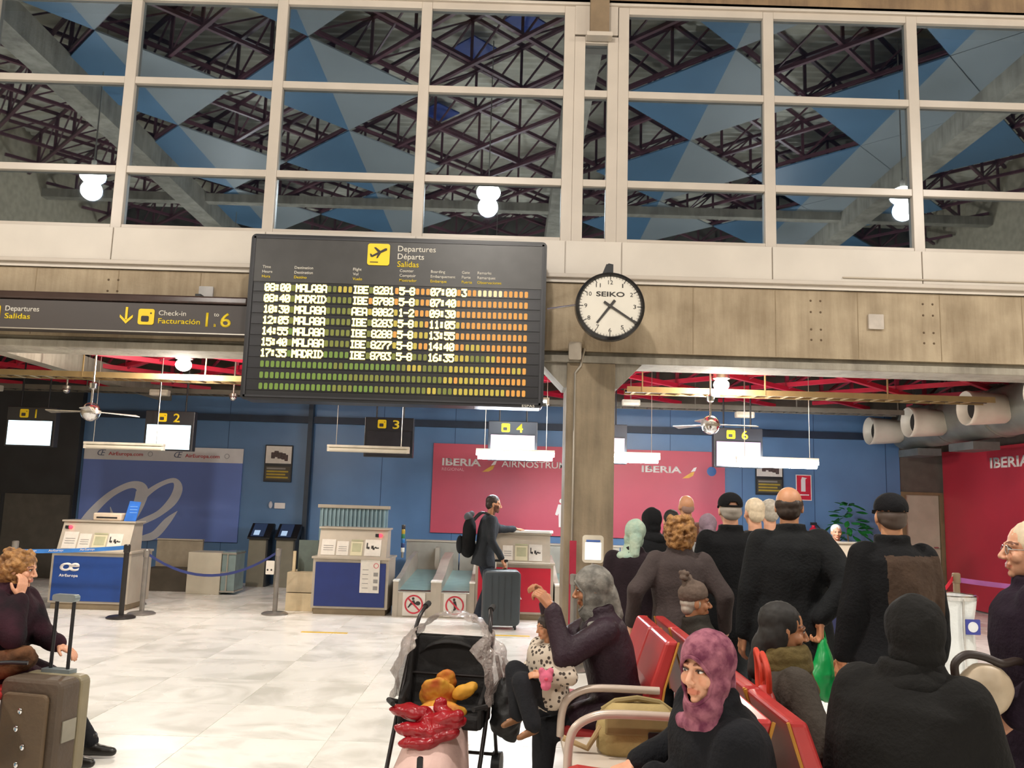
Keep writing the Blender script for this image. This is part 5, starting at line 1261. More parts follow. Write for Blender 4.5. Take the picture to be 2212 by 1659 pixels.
def put(name, me, m, parent, M=None):
    if M is not None: me.transform(M)
    me.materials.clear(); me.materials.append(m)
    me.polygons.foreach_set('use_smooth', [True]*len(me.polygons)); me.name = name
    return link(name, me, parent)
def ik(a, b, l1, l2, pole):
    a, b = Vector(a), Vector(b); d = b-a; L = min(d.length, (l1+l2)*0.995); d = d.normalized(); b2 = a+d*L
    x = (l1*l1-l2*l2+L*L)/(2*L); h = math.sqrt(max(0, l1*l1-x*x)); p = Vector(pole); p = p-d*p.dot(d)
    if p.length < 1e-4: p = Vector((0, 0, -1))
    return a+d*x+p.normalized()*h, b2
def skin_mat(name, col):
    if name in MATS: return MATS[name]
    m = bpy.data.materials.new(name); MATS[name] = m; m.use_nodes = True; nt = m.node_tree; b = nt.nodes['Principled BSDF']
    at = nt.nodes.new('ShaderNodeAttribute'); at.attribute_name = 'tint'
    n = nt.nodes.new('ShaderNodeTexNoise'); n.inputs['Scale'].default_value = 30
    tc = nt.nodes.new('ShaderNodeTexCoord'); nt.links.new(tc.outputs['Object'], n.inputs['Vector'])
    mr = nt.nodes.new('ShaderNodeMapRange'); mr.inputs[3].default_value = 0.88; mr.inputs[4].default_value = 1.10; nt.links.new(n.outputs['Fac'], mr.inputs[0])
    mx = nt.nodes.new('ShaderNodeMix'); mx.data_type = 'RGBA'; mx.blend_type = 'MULTIPLY'; mx.inputs[0].default_value = 1.0
    mx.inputs[6].default_value = lin(col); nt.links.new(at.outputs['Color'], mx.inputs[7])
    m2 = nt.nodes.new('ShaderNodeVectorMath'); m2.operation = 'SCALE'; nt.links.new(mx.outputs[2], m2.inputs[0]); nt.links.new(mr.outputs[0], m2.inputs['Scale'])
    nt.links.new(m2.outputs[0], b.inputs['Base Color']); b.inputs['Roughness'].default_value = 0.5
    b.inputs['Subsurface Weight'].default_value = 0.05; b.inputs['Subsurface Radius'].default_value = (0.02, 0.008, 0.004)
    return m
SK_L = '#d6a184'; SK_M = '#c08a66'; SK_D = '#a5714f'
def hand(V, wrist, d, nrm, side, curl=0.5, s=1.0, spread=0.0):
    """palm, four unequal fingers bending round the palm normal and a thumb from the palm's side"""
    w = Vector(wrist); d = Vector(d).normalized(); n = Vector(nrm); n = (n-d*n.dot(d)).normalized(); a = d.cross(n)*side
    V.cap(w-d*0.02*s, 0.027*s, w+d*0.02*s, 0.027*s)
    for k in (-0.024, -0.008, 0.008, 0.024): V.cap(w+d*0.02*s+a*k*0.8*s, 0.015*s, w+d*0.088*s+a*k*1.2*s, 0.0125*s)
    for k, L in ((-0.030, 0.062), (-0.010, 0.078), (0.010, 0.082), (0.029, 0.072)):
        p = w+d*0.088*s+a*k*s; ang = curl*0.5; seg = L*s
        for fr, r0, r1 in ((0.45, 0.0098, 0.0092), (0.32, 0.0092, 0.0086), (0.25, 0.0086, 0.0074)):
            dd = (d*math.cos(ang)+n*math.sin(ang)+a*k*spread*6).normalized(); q = p+dd*seg*fr
            V.cap(p, r0*s, q, r1*s, 10); p = q; ang += curl
    p = w+d*0.028*s+a*0.030*s; dd = (a*0.75+d*0.65+n*0.25).normalized(); q = p+dd*0.042*s; V.cap(p, 0.0135*s, q, 0.011*s, 10)
    dd = (a*0.25+d*0.9+n*(0.2+0.5*curl)).normalized(); V.cap(q, 0.011*s, q+dd*0.034*s, 0.009*s, 10)
def head_mesh(brows, lips=(0.80, 0.52, 0.50), beard=None, voxel=0.005, old=False, fem=False, cheek=True):
    V = Vol(); j = 0.92 if fem else 1.0
    V.ell((0, -0.014, 0.030), (0.075, 0.094, 0.086)); V.ell((0, 0.020, -0.030), (0.062*j, 0.066, 0.088))
    V.ell((0, 0.034, -0.072), (0.048*j, 0.046, 0.040)); V.ell((0, 0.066, -0.100), (0.021*j, 0.018, 0.016))
    V.cap((0, 0.083, 0.012), 0.008, (0, 0.108, -0.030), 0.0115 if not old else 0.014); 
    for q in (-1, 1):
        V.ell((q*0.012, 0.097, -0.036), (0.009, 0.011, 0.008)); V.ell((q*0.040, 0.058, -0.030), (0.024, 0.024, 0.026))
        V.cap((q*0.012, 0.084, 0.022), 0.009, (q*0.044, 0.066, 0.020), 0.010)
        V.ell((q*0.075, -0.008, -0.012), (0.010, 0.020, 0.031)); V.ell((q*0.030, 0.074, 0.000), (0.015, 0.010, 0.010))
    V.cap((-0.017, 0.084, -0.0615), 0.0068, (0.017, 0.084, -0.0615), 0.0068); V.cap((-0.014, 0.084, -0.0735), 0.0075, (0.014, 0.084, -0.0735), 0.0075)
    V.cap((0, -0.012, -0.06), 0.054*j, (0, -0.03, -0.20), 0.058*j)
    me = V.skin(voxel, 2, 0.5)
    ca = me.color_attributes.new('tint', 'FLOAT_COLOR', 'POINT')
    for i, v in enumerate(me.vertices):
        x, y, z = v.co; c = [1, 1, 1]
        if y > 0.05:
            if abs(x) < 0.026 and -0.082 < z < -0.055 and (x/0.026)**2+((z+0.0675)/0.0125)**2 < 1: c = list(lips)
            b = 0.024+0.006*math.sin(min(1, abs(x)/0.05)*math.pi)
            if brows and 0.012 < abs(x) < 0.052 and abs(z-b) < 0.0052: c = list(brows)
            if 0.014 < abs(x) < 0.046 and abs(z-0.004) < 0.011 and c == [1, 1, 1]: c = [0.82, 0.72, 0.68]
            if cheek and c == [1, 1, 1] and 0.025 < abs(x) < 0.055 and -0.045 < z < -0.015: c = [1.03, 0.93, 0.91]
        if beard and y > 0.0 and z < -0.035+abs(x)*0.4 and c == [1, 1, 1]:
            if not (abs(x) < 0.02 and z > -0.05): c = list(beard)
        if z < -0.115 and c == [1, 1, 1]: c = [0.93, 0.9, 0.9]
        ca.data[i].color = (*c, 1)
    return me
EYE_W = mat('eye_white', '#d9d3cc', 0.25, var=0.02); EYE_I = mat('eye_iris', '#231610', 0.15, var=0.05)
BROWN = (0.22, 0.15, 0.12)
def person(label, loc, rz, Ht=1.70, sit=None, lean=0.0, twist=0.0, side=0.0, hy=0.0, hp=0.0, hr=0.0, skin=('skin_light', SK_L), coat=None, bulk=1.0, coat_len=0.25, coat_name='coat',
           legs=None, legs_name='trousers', shoes=None, armR=None, armL=None, handR=None, handL=None, feet=None, stance=0.09, brows=BROWN, beard=None, eyes=False, fem=False, old=False,
           cover=None, lod=1.0, group=None, flare=1.0, collar=0.0, skirt=None, knee_pole=(0, 1, 0.1), pants_r=1.0):
    s = Ht/1.72
    Rz = Matrix.Rotation(rz, 4, 'Z')
    pelz = 0.92*s if sit is None else sit+0.10*s
    Pp = Vector((0, 0, pelz)); tor = Matrix.Rotation(-lean, 3, 'X')@Matrix.Rotation(side, 3, 'Y'); up = tor@Vector((0, 0, 1))
    tw = Matrix.Rotation(twist, 3, up)
    sx = tw@tor@Vector((1, 0, 0)); fy = tw@tor@Vector((0, 1, 0))
    T = lambda t: Pp+up*(0.53*s*t)
    N = T(1.0)
    Hc = N+up*0.150*s+fy*0.018*s
    HM = Matrix.Translation(Hc)@(Matrix.Rotation(hy, 4, 'Z')@Matrix.Rotation(-hp, 4, 'X')@Matrix.Rotation(hr, 4, 'Y'))@Matrix.Scale(s, 4)
    sh = {q: T(0.87)+sx*q*0.175*s for q in (-1, 1)}
    wr = {}; el = {}
    for q, A in ((1, armR), (-1, armL)):
        tgt, pole = A if A else ((q*0.27*s, 0.06*s, pelz-0.10*s), (q*0.4, -1, 0))
        tgt = sh[q]+(Vector(tgt)-Vector((q*0.175*s, 0, pelz+0.46*s))) if not A else Vector(tgt)
        el[q], wr[q] = ik(sh[q], tgt, 0.285*s, 0.25*s, pole)
    hip = {q: Pp+Vector((q*stance*s, 0, -0.02*s)) for q in (-1, 1)}; kn = {}; an = {}
    for q in (-1, 1):
        if feet: tgt = Vector(feet[0 if q > 0 else 1])
        elif sit is None: tgt = Vector((q*stance*1.1*s, 0, 0.09*s))
        else: tgt = Vector((q*stance*1.2*s, 0.44*s, 0.09*s))
        kn[q], an[q] = ik(hip[q], tgt, 0.43*s, 0.41*s, knee_pole)
    b = bulk
    secs = [(-0.14, .150, .115), (-0.02, .168, .125), (0.28, .145, .108), (0.60, .165, .118), (0.84, .165, .105), (0.95, .105, .075), (1.02, .062, .058)]
    # ---- body: head, torso, limbs, hands as one mesh
    Vb = Vol()
    Vb.loft([(T(t), sx*rx*s*0.92, fy*ry*s*0.92) for t, rx, ry in secs])
    for q in (-1, 1):
        Vb.chain([sh[q], el[q], wr[q]], [0.050*s, 0.040*s, 0.028*s]); Vb.chain([hip[q], kn[q], an[q]], [0.080*s, 0.055*s, 0.036*s])
        fd = Vector((0, 1, 0)); Vb.cap(an[q]-Vector((0, 0.03, 0.05))*s, 0.033*s, an[q]+fd*0.12*s-Vector((0, 0, 0.06))*s, 0.026*s)
    body = Vb.skin(0.022*lod, 2)
    ca = body.color_attributes.new('tint', 'FLOAT_COLOR', 'POINT')
    for d_ in ca.data: d_.color = (1, 1, 1, 1)
    hm = head_mesh(brows, beard=beard, voxel=0.0048*(1 if eyes else 1.5)*min(lod, 1.5), old=old, fem=fem); hm.transform(HM)
    parts = [body, hm]
    Vh = Vol(); any_h = False
    for q, h in ((1, handR), (-1, handL)):
        d_ = (wr[q]-el[q]).normalized()
        if h is False: continue
        nv, cu = (h[1], h[2]) if h else (Vector((-q, 0.25, 0)), 0.45)
        dd = Vector(h[0]) if h and h[0] is not None else d_
        hand(Vh, wr[q]+d_*0.02*s, dd, nv, q, cu, s); any_h = True
    if any_h:
        hh = Vh.skin(0.0045*max(1, lod*0.9), 1); ca = hh.color_attributes.new('tint', 'FLOAT_COLOR', 'POINT')
        for d_ in ca.data: d_.color = (1, 0.96, 0.95, 1)
        parts.append(hh)
    bm = bmesh.new()
    for p_ in parts: bm.from_mesh(p_)
    me = bpy.data.meshes.new('person'); bm.to_mesh(me); bm.free()
    for p_ in parts: bpy.data.meshes.remove(p_)
    root = put('person', me, skin_mat(*skin), None)
    root.location = loc; root.rotation_euler = (0, 0, rz); tag(root, label, 'person', group)
    # ---- coat
    if coat:
        Vc = Vol(); e = 0.022*b
        ss = [(T(t), sx*(rx*b+0.020)*s, fy*(ry*b+0.020)*s) for t, rx, ry in secs[1:-1]]
        ss.append((T(0.99), sx*0.078*s*(1+collar), fy*0.075*s*(1+collar)))
        if collar: ss.append((T(1.08+collar*0.1), sx*0.085*s*(1+collar*0.5), fy*0.085*s*(1+collar*0.5)))
        low = []
        if sit is None:
            for k in (1.0, 0.66, 0.33):
                low.append((Pp+Vector((0, 0, -coat_len*s*k)), sx*(0.165*b+0.02+0.03*k*flare)*s, fy*(0.125*b+0.02+0.03*k*flare)*s))
        else: low.append((T(-0.10), sx*(0.165*b+0.02)*s, fy*(0.13*b+0.02)*s))
        Vc.loft(low+ss)
        for q in (-1, 1):
            Vc.chain([sh[q]-sx*q*0.012*s, el[q], wr[q]], [0.072*s*b, 0.060*s*b, 0.044*s*b])
            Vc.ell(sh[q]-sx*q*0.03*s, (0.075*s*b, 0.07*s*b, 0.062*s*b))
            if sit is not None: Vc.cap(hip[q]+Vector((0, 0.02, 0.03))*s, 0.105*s*b, hip[q].lerp(kn[q], min(0.9, coat_len))+Vector((0, 0, 0.02))*s, 0.090*s*b)
        cm = Vc.skin(0.013*lod, 5); folds(cm, 0.011*s, sx=8.5, sz=3.6, seed=loc[0]*7)
        put(coat_name, cm, coat, root)
    if legs:
        Vl = Vol()
        if skirt:
            Vl.loft([(Vector((0, 0, 0.05*s)), Vector((skirt, 0, 0)), Vector((0, skirt*0.8, 0))), (Vector((0, 0, pelz*0.5)), Vector((skirt*0.92, 0, 0)), Vector((0, skirt*0.72, 0))), (T(0.05), sx*0.165*s*b, fy*0.125*s*b), (T(0.2), sx*0.13*s, fy*0.10*s)])
        else:
            Vl.loft([(T(t), sx*(rx+0.006)*s, fy*(ry+0.006)*s) for t, rx, ry in secs[:3]])
            for q in (-1, 1):
                Vl.chain([hip[q], kn[q], an[q]+Vector((0, 0, 0.0))], [0.092*s*pants_r, 0.068*s*pants_r, 0.055*s*pants_r])
        lmsh = Vl.skin(0.015*lod, 4); folds(lmsh, 0.006*s, sx=13, sz=6, seed=loc[1]*3)
        put(legs_name, lmsh, legs, root)
    if shoes:
        for q in (-1, 1):
            Vs = Vol(); a = an[q]; fd = Vector((0, 1, 0))
            if feet and len(feet) > 2: fd = Vector(feet[2]).normalized()
            flo = Vector((a.x, a.y, a.z-0.052*s))
            Vs.cap(flo-fd*0.035*s, 0.040*s, flo+fd*0.05*s, 0.040*s); Vs.cap(flo+fd*0.05*s, 0.040*s, flo+fd*0.155*s-Vector((0, 0, 0.010*s)), 0.030*s); Vs.cap(flo, 0.042*s, a+Vector((0, 0, 0.03*s)), 0.045*s)
            sm = Vs.skin(0.009*lod, 3); put('shoe', sm, shoes, root)
    if eyes:
        for q in (-1, 1):
            e1 = MB().ball((q*0.0305, 0.0755, 0.003), (0.0125, 0.0105, 0.0065), 14, 8); e1.v = [tuple(HM@Vector(v)) for v in e1.v]; eo = e1.build('eye', EYE_W, root)
            e2 = MB().ball((q*0.0295+0.001, 0.0845, 0.003), (0.0052, 0.0025, 0.0054), 12, 6); e2.v = [tuple(HM@Vector(v)) for v in e2.v]; e2.build('iris', EYE_I, eo)
            e3 = MB().tube([tuple(HM@Vector(p)) for p in ((q*0.016, 0.083, 0.005), (q*0.026, 0.0865, 0.0108), (q*0.036, 0.0835, 0.0105), (q*0.046, 0.075, 0.005))], 0.0024*s, 6); e3.build('eyelid', mat('lash_dark', '#2a1a14', 0.6), eo)
    if cover: cover(root, HM, s, T, sx, fy, up)
    root['hm'] = 0; del root['hm']
    return root, dict(HM=HM, wr=wr, el=el, sh=sh, kn=kn, an=an, hip=hip, T=T, Rz=Matrix.Translation(Vector(loc))@Rz)
# ---- head covers -------------------------------------------------------------
def c_hijab(m, tail=True, big=1.0, name='headscarf', low=0.0):
    def go(root, HM, s, T, sx, fy, up):
        V = Vol(); k = big
        V.ell((0, -0.020, 0.030), (0.092*k, 0.112*k, 0.104*k)); V.ell((0, -0.004, -0.045), (0.086*k, 0.088, 0.095))
        V.cap((0, 0.01, -0.125), 0.082, (0, -0.03, -0.17), 0.090)
        V.ell((0, -0.035, -0.20), (0.15, 0.115, 0.055))
        if tail: V.cap((0, -0.095, -0.03), 0.055, (0, -0.125, -0.16), 0.040)
        me = V.skin(0.0085, 4)
        folds(me, 0.0045, 22, 14, 3.0)
        cut(me, lambda c: c.y > 0.010 and (c.x/0.0615)**2+((c.z+0.030+low)/0.084)**2 < 1)
        def surf(x, z):
            ys = [0.03]
            for cy_, cz_, r in ((-0.02, 0.03, (0.092*k, 0.112*k, 0.104*k)), (-0.004, -0.045, (0.086*k, 0.088, 0.095))):
                q_ = 1-(x/r[0])**2-((z-cz_)/r[2])**2
                if q_ > 0: ys.append(cy_+r[1]*math.sqrt(q_))
            if z < -0.08: ys.append(0.01+math.sqrt(max(0, 0.082**2-x*x-(z+0.125)**2)))
            return max(ys)
        o = put(name, me, m, root, HM); q = o.modifiers.new('thick', 'SOLIDIFY'); q.thickness = 0.010; q.offset = -1
        rim = [];
        for i in range(29):
            a = 2*math.pi*i/28; x_, z_ = 0.0615*math.cos(a), -0.030-low+0.084*math.sin(a); rim.append(HM@Vector((x_, surf(x_, z_)-0.004, z_)))
        MB().tube(rim, 0.0075*s, 8).build('edge_roll', m, o)
    return go
def c_hair(m, style='short', m2=None):
    def go(root, HM, s, T, sx, fy, up):
        V = Vol()
        if style in ('short', 'grey'):
            V.ell((0, -0.022, 0.040), (0.081, 0.096, 0.086)); V.ell((0, -0.055, -0.01), (0.070, 0.058, 0.075))
            vx = 0.007
        elif style == 'bald':
            V.ell((0, -0.048, 0.010), (0.079, 0.062, 0.050)); V.ell((0, -0.055, -0.03), (0.070, 0.052, 0.055))
            for q in (-1, 1): V.ell((q*0.066, -0.010, 0.012), (0.016, 0.042, 0.035))
            vx = 0.007
        elif style == 'thin':
            V.ell((0, -0.060, -0.02), (0.066, 0.042, 0.050)); vx = 0.007
        elif style == 'curly':
            V.ell((0, -0.030, 0.030), (0.10, 0.110, 0.095)); V.ell((0, -0.055, -0.06), (0.105, 0.085, 0.085))
            rnd = random.Random(3)
            for i in range(230):
                a = rnd.uniform(0, 6.28); z = rnd.uniform(-0.13, 0.12); r = 0.105*math.sqrt(max(0.1, 1-((z-0.0)/0.15)**2))
                p = Vector((math.cos(a)*r, math.sin(a)*r*1.05-0.04, z))
                if p.y > 0.045 and z < 0.07: continue
                V.ell(p, [rnd.uniform(0.011, 0.022)]*3, seg=10, rings=6)
            vx = 0.006
        elif style == 'long':
            V.ell((0, -0.026, 0.036), (0.086, 0.100, 0.090)); V.ell((0, -0.060, -0.04), (0.080, 0.060, 0.090)); V.cap((0, -0.080, -0.08), 0.06, (0, -0.10, -0.20), 0.05)
            for q in (-1, 1): V.ell((q*0.070, -0.03, -0.03), (0.022, 0.040, 0.075))
            vx = 0.008
        elif style == 'bob':
            V.ell((0, -0.026, 0.036), (0.090, 0.104, 0.092)); V.ell((0, -0.062, -0.05), (0.092, 0.062, 0.095))
            rnd = random.Random(9)
            for i in range(50):
                a = rnd.uniform(math.pi*0.95, math.pi*2.05); z = rnd.uniform(-0.12, 0.08)
                V.ell((math.cos(a)*0.085, math.sin(a)*0.10-0.02, z), [0.02, 0.02, 0.03], seg=10, rings=6)
            vx = 0.008
        me = V.skin(vx, 2); folds(me, 0.003, 60, 25, 1.0)
        put('hair', me, m, root, HM)
    return go
def c_cap(m, mh, back=True, gap=True):
    def go(root, HM, s, T, sx, fy, up):
        V = Vol(); V.ell((0, -0.022, 0.0), (0.079, 0.096, 0.062)); V.ell((0, -0.056, -0.028), (0.068, 0.050, 0.045))
        me = V.skin(0.007, 2); cut(me, lambda c: c.y > 0.03); put('hair', me, mh, root, HM)
        V = Vol(); V.ell((0, -0.015, 0.046), (0.089, 0.106, 0.084)); me = V.skin(0.007, 3)
        cut(me, lambda c: c.z < 0.028 or (gap and c.y < -0.07 and (c.x/0.036)**2+((c.z-0.035)/0.026)**2 < 1))
        o = put('cap', me, m, root, HM); q = o.modifiers.new('thick', 'SOLIDIFY'); q.thickness = 0.004
        p = MB(); n = 12; vs = []
        for i in range(n+1):
            a = math.pi*i/n
            for r, dz in ((1.0, 0.0), (1.75, -0.018)): vs.append(HM@Vector((math.cos(a)*0.078, 0.055+math.sin(a)*0.048*r, 0.032+dz)))
        p.add(vs, [(2*i, 2*i+1, 2*i+3, 2*i+2) for i in range(n)]); po_ = p.build('peak', m, o); po_.modifiers.new('thick', 'SOLIDIFY').thickness = 0.006
        if gap:
            st = [HM@Vector((math.sin(a)*0.080, -0.015-math.cos(a)*0.098, 0.030)) for a in [R_(-60+12*i) for i in range(11)]]
            MB().tube(st, 0.007*s, 8).build('strap', m, o)
    return go
def c_beanie(m, mh):
    def go(root, HM, s, T, sx, fy, up):
        V = Vol(); V.ell((0, -0.018, -0.005), (0.080, 0.096, 0.055)); V.ell((0, -0.056, -0.045), (0.066, 0.048, 0.050)); me = V.skin(0.007, 2); cut(me, lambda c: c.y > 0.02); put('hair', me, mh, root, HM)
        V = Vol(); V.ell((0, -0.018, 0.055), (0.092, 0.110, 0.088)); V.ell((0, -0.045, 0.125), (0.05, 0.05, 0.05)); V.cap((0, 0.0, 0.07), 0.085, (0, -0.035, 0.055), 0.088)
        me = V.skin(0.008, 4); folds(me, 0.003, 30, 30, 2); cut(me, lambda c: c.z < 0.020+c.y*0.28)
        o = put('beanie', me, m, root, HM); o.modifiers.new('thick', 'SOLIDIFY').thickness = 0.006
        V = Vol(); rnd = random.Random(5)
        for i in range(26): V.ell((rnd.gauss(0, 0.016), -0.075+rnd.gauss(0, 0.016), 0.175+rnd.gauss(0, 0.016)), [0.018]*3, seg=8, rings=6)
        put('pompom', V.skin(0.006, 1), m, o, HM)
    return go
def c_hood(m, name='hood', big=1.0, openf=True):
    def go(root, HM, s, T, sx, fy, up):
        V = Vol(); V.ell((0, -0.022, 0.022), (0.098*big, 0.118*big, 0.118*big)); V.ell((0, -0.02, -0.06), (0.090*big, 0.10*big, 0.095)); V.ell((0, -0.05, -0.17), (0.135*big, 0.10*big, 0.07)); V.cap((0, -0.02, -0.1), 0.08*big, (0, -0.03, -0.19), 0.10*big)
        me = V.skin(0.009, 4); folds(me, 0.005, 16, 10, 3.3)
        if openf: cut(me, lambda c: c.y > 0.035 and (c.x/0.062)**2+((c.z+0.03)/0.092)**2 < 1)
        o = put(name, me, m, root, HM); o.modifiers.new('thick', 'SOLIDIFY').thickness = 0.007
    return go
def both(*fs):
    def go(*a):
        for f_ in fs: f_(*a)
    return go
def fab(name, col, var=0.14, rough=0.88, nscale=7, bump=0.25, bscale=60, col2=None, sheen=0.25):
    return mat(name, col, rough, 0, var=var, nscale=nscale, bump=bump, bscale=bscale, col2=col2, spec=0.25)
M_SHOE = mat('shoe_black', '#17130f', 0.4, var=0.1); M_JEAN = fab('jeans_dark', '#2b303a'); M_TRB = fab('trousers_black', '#191a1e')
def spots(name, c1, c2, scale, thr=0.45):
    if name in MATS: return MATS[name]
    m = mat(name, c1, 0.85); nt = m.node_tree; b = nt.nodes['Principled BSDF']
    tc = nt.nodes.new('ShaderNodeTexCoord'); vo = nt.nodes.new('ShaderNodeTexVoronoi'); vo.inputs['Scale'].default_value = scale; nt.links.new(tc.outputs['Object'], vo.inputs['Vector'])
    r = nt.nodes.new('ShaderNodeValToRGB'); r.color_ramp.interpolation = 'LINEAR'; e = r.color_ramp.elements
    e[0].position = thr-0.04; e[0].color = lin(c2); e[1].position = thr+0.04; e[1].color = lin(c1)
    nt.links.new(vo.outputs['Distance'], r.inputs[0]); nt.links.new(r.outputs[0], b.inputs['Base Color'])
    return m
def W2L(loc, rz, p):
    return Matrix.Rotation(-rz, 4, 'Z')@(Vector(p)-Vector((loc[0], loc[1], 0)))
H_BLK = mat('hair_black', '#14100d', 0.7, var=0.25, nscale=40); H_GRY = mat('hair_grey', '#a79f92', 0.6, var=0.15, nscale=40); H_BLD = mat('hair_blonde', '#6b4622', 0.6, nscale=30, col2='#a87a44', bump=0.5, bscale=60)
H_DBR = mat('hair_brown', '#2c1f17', 0.5, var=0.25, nscale=40); H_PAL = mat('hair_pale', '#cdbba0', 0.55, var=0.12, nscale=30)
AWAY = 0.0
# --- bearded man at the red desk
L0 = (-0.30, 11.12, 0); rz = R_(-84); P_ = lambda p: W2L(L0, rz, p)
man, J = person('bearded man in dark jacket standing side-on at the red desk', L0, rz, Ht=1.66, lean=0.14, hp=0.10, skin=('skin_mid', SK_M), coat=fab('coat_slate', '#2b2f34'), coat_len=0.16, bulk=1.0,
       legs=M_JEAN, shoes=M_SHOE, armR=(P_((-0.07, 10.86, 0.86)), (0, -1, -0.2)), armL=(P_((0.08, 11.62, 1.20)), (0, -1, -0.4)), handR=(None, (0, 0.3, -1), 0.9), handL=(None, (0, 0, -1), 0.3),
       beard=(0.20, 0.14, 0.12), eyes=True, cover=c_hair(H_DBR, 'short'), lod=1.15, feet=((0.10, 0.06, 0.09), (-0.10, -0.06, 0.09)))
bp = thing('backpack', 'black backpack worn by the bearded man', 'backpack', (-0.50, 11.12, 0.84), rz)
V = Vol(); V.ell((0, 0, 0.30), (0.15, 0.09, 0.24)); V.ell((0, -0.02, 0.15), (0.15, 0.11, 0.16)); me = V.skin(0.012, 3); folds(me, 0.008, 10, 6)
put('pack', me, fab('pack_black', '#121315'), bp)
V = Vol(); V.ell((0, -0.12, 0.16), (0.11, 0.05, 0.12)); put('front_pocket', V.skin(0.01, 2), fab('pack_black2', '#191b1e'), bp)
V = Vol(); V.ell((0.0, -0.02, 0.52), (0.10, 0.06, 0.06)); V.ell((0.0, 0.02, 0.56), (0.06, 0.04, 0.04)); put('top_roll', V.skin(0.01, 2), fab('pack_grey', '#55585c'), bp)
for q in (-1, 1): MB().tube(curve([(q*0.10, 0.05, 0.48), (q*0.12, 0.16, 0.58), (q*0.13, 0.30, 0.50), (q*0.13, 0.30, 0.30), (q*0.11, 0.10, 0.10)], 4), 0.016, 8).build('shoulder_strap', M_BLACK, bp)
# --- woman in grey headscarf with the toddler on her lap
L0 = (0.60, 4.48, 0); rz = R_(90); P_ = lambda p: W2L(L0, rz, p)
MG = fab('scarf_grey', '#8a8780', nscale=18, col2='#5d5b57')
person('seated woman in grey headscarf and plum coat with both hands raised', L0, rz, Ht=1.56, sit=0.46, lean=0.22, hp=0.15, skin=('skin_dark', SK_D), coat=fab('coat_plum', '#2a1a24', rough=0.55), bulk=1.15, coat_len=0.5, collar=0.25,
       legs=M_TRB, shoes=M_SHOE, armR=(P_((0.215, 4.46, 1.06)), (0.3, -0.4, -1)), armL=(P_((0.235, 4.30, 1.05)), (-0.3, -0.4, -1)), handR=((0, 0.5, 0.75), (-0.5, 0.3, -0.7), 1.1), handL=((0, 0.55, 0.7), (0.5, 0.3, -0.7), 1.1),
       eyes=True, fem=True, cover=c_hijab(MG, big=1.02), feet=((0.12, 0.38, 0.09), (-0.12, 0.40, 0.09)))
L1 = (0.23, 4.36, 0); rz1 = R_(118); P1 = lambda p: W2L(L1, rz1, p)
M_LEO = spots('coat_leopard', '#b9ac9c', '#3a302a', 42, 0.36)
person('toddler in spotted fleece coat sitting on the lap of the woman in grey headscarf', L1, rz1, Ht=0.86, sit=0.58, lean=0.05, hp=0.2, skin=('skin_mid', SK_M), coat=M_LEO, bulk=1.5, coat_len=0.45, coat_name='fleece_coat', legs=M_TRB, legs_name='leggings', pants_r=1.55,
       shoes=mat('shoe_tan', '#7a5232', 0.6), armR=(P1((0.12, 4.46, 0.74)), (0.6, -0.5, -0.5)), armL=(P1((0.20, 4.20, 0.76)), (-0.6, -0.5, -0.5)), handR=(None, (-1, 0, -1), 0.7), handL=(None, (1, 0, -1), 0.7),
       feet=(P1((0.075, 4.30, 0.555)), P1((0.15, 4.17, 0.535)), (0, 1, -0.25)), cover=c_hair(H_DBR, 'bob'), knee_pole=(0, 1, 0.6), stance=0.10)
ty = thing('pink_toy', 'small pink plush toy held by the toddler', 'toy', (0.205, 4.15, 0.76))
V = Vol(); V.ell((0, 0, 0), (0.034, 0.030, 0.034)); V.ell((0.022, 0, 0.03), (0.016, 0.012, 0.018)); V.ell((-0.022, 0, 0.03), (0.016, 0.012, 0.018)); V.ell((0, -0.01, -0.035), (0.026, 0.022, 0.024)); put('body', V.skin(0.005, 2), fab('toy_pink', '#c06078'), ty)
MB().ball((0, -0.031, -0.002), (0.009, 0.005, 0.007), 10, 6).build('nose', mat('toy_red', '#b8324e', 0.6), ty)
# --- woman in the pink flowered headscarf, close
L0 = (0.76, 2.90, 0); rz = R_(98); P_ = lambda p: W2L(L0, rz, p)
MP = fab('scarf_pink_flowers', '#5e2a40', nscale=26, col2='#99606e')
person('seated woman in pink flowered headscarf and black coat looking aside', L0, rz, Ht=1.50, sit=0.43, lean=0.20, side=-0.20, hy=R_(34), hp=0.04, skin=('skin_light', '#cf9a7c'), coat=fab('coat_black_wool', '#0d0e13', bump=0.35), bulk=1.42, coat_len=0.75, collar=0.3,
       legs=M_TRB, shoes=M_SHOE, armR=(P_((0.48, 3.03, 0.715)), (0.7, -0.6, -0.4)), armL=(P_((0.50, 2.85, 0.715)), (-0.8, -0.6, -0.3)), handR=((0.0, 0.9, -0.3), (0, 0, -1), 0.35), handL=((0.5, 0.8, -0.15), (0, 0, -1), 0.35),
       eyes=True, fem=True, cover=c_hijab(MP, big=1.05), brows=(0.30, 0.2, 0.16))
ob = thing('orange_bag', 'folded bright orange bag lying under the hands of the woman in pink headscarf', 'bag', (0.46, 2.93, 0.655))
V = Vol(); V.ell((0, 0, 0.0), (0.10, 0.16, 0.035)); V.ell((-0.03, 0.05, 0.015), (0.07, 0.08, 0.03)); me = V.skin(0.01, 3); folds(me, 0.006, 20, 20); put('pouch', me, mat('bag_orange', '#e2452c', 0.5, var=0.08), ob)
MB().tube(curve([(-0.06, -0.06, 0.02), (-0.12, -0.06, 0.0), (-0.12, 0.06, 0.0), (-0.06, 0.06, 0.02)], 4), 0.008, 8).build('handle', mat('bag_orange', '#e2452c', 0.5), ob)
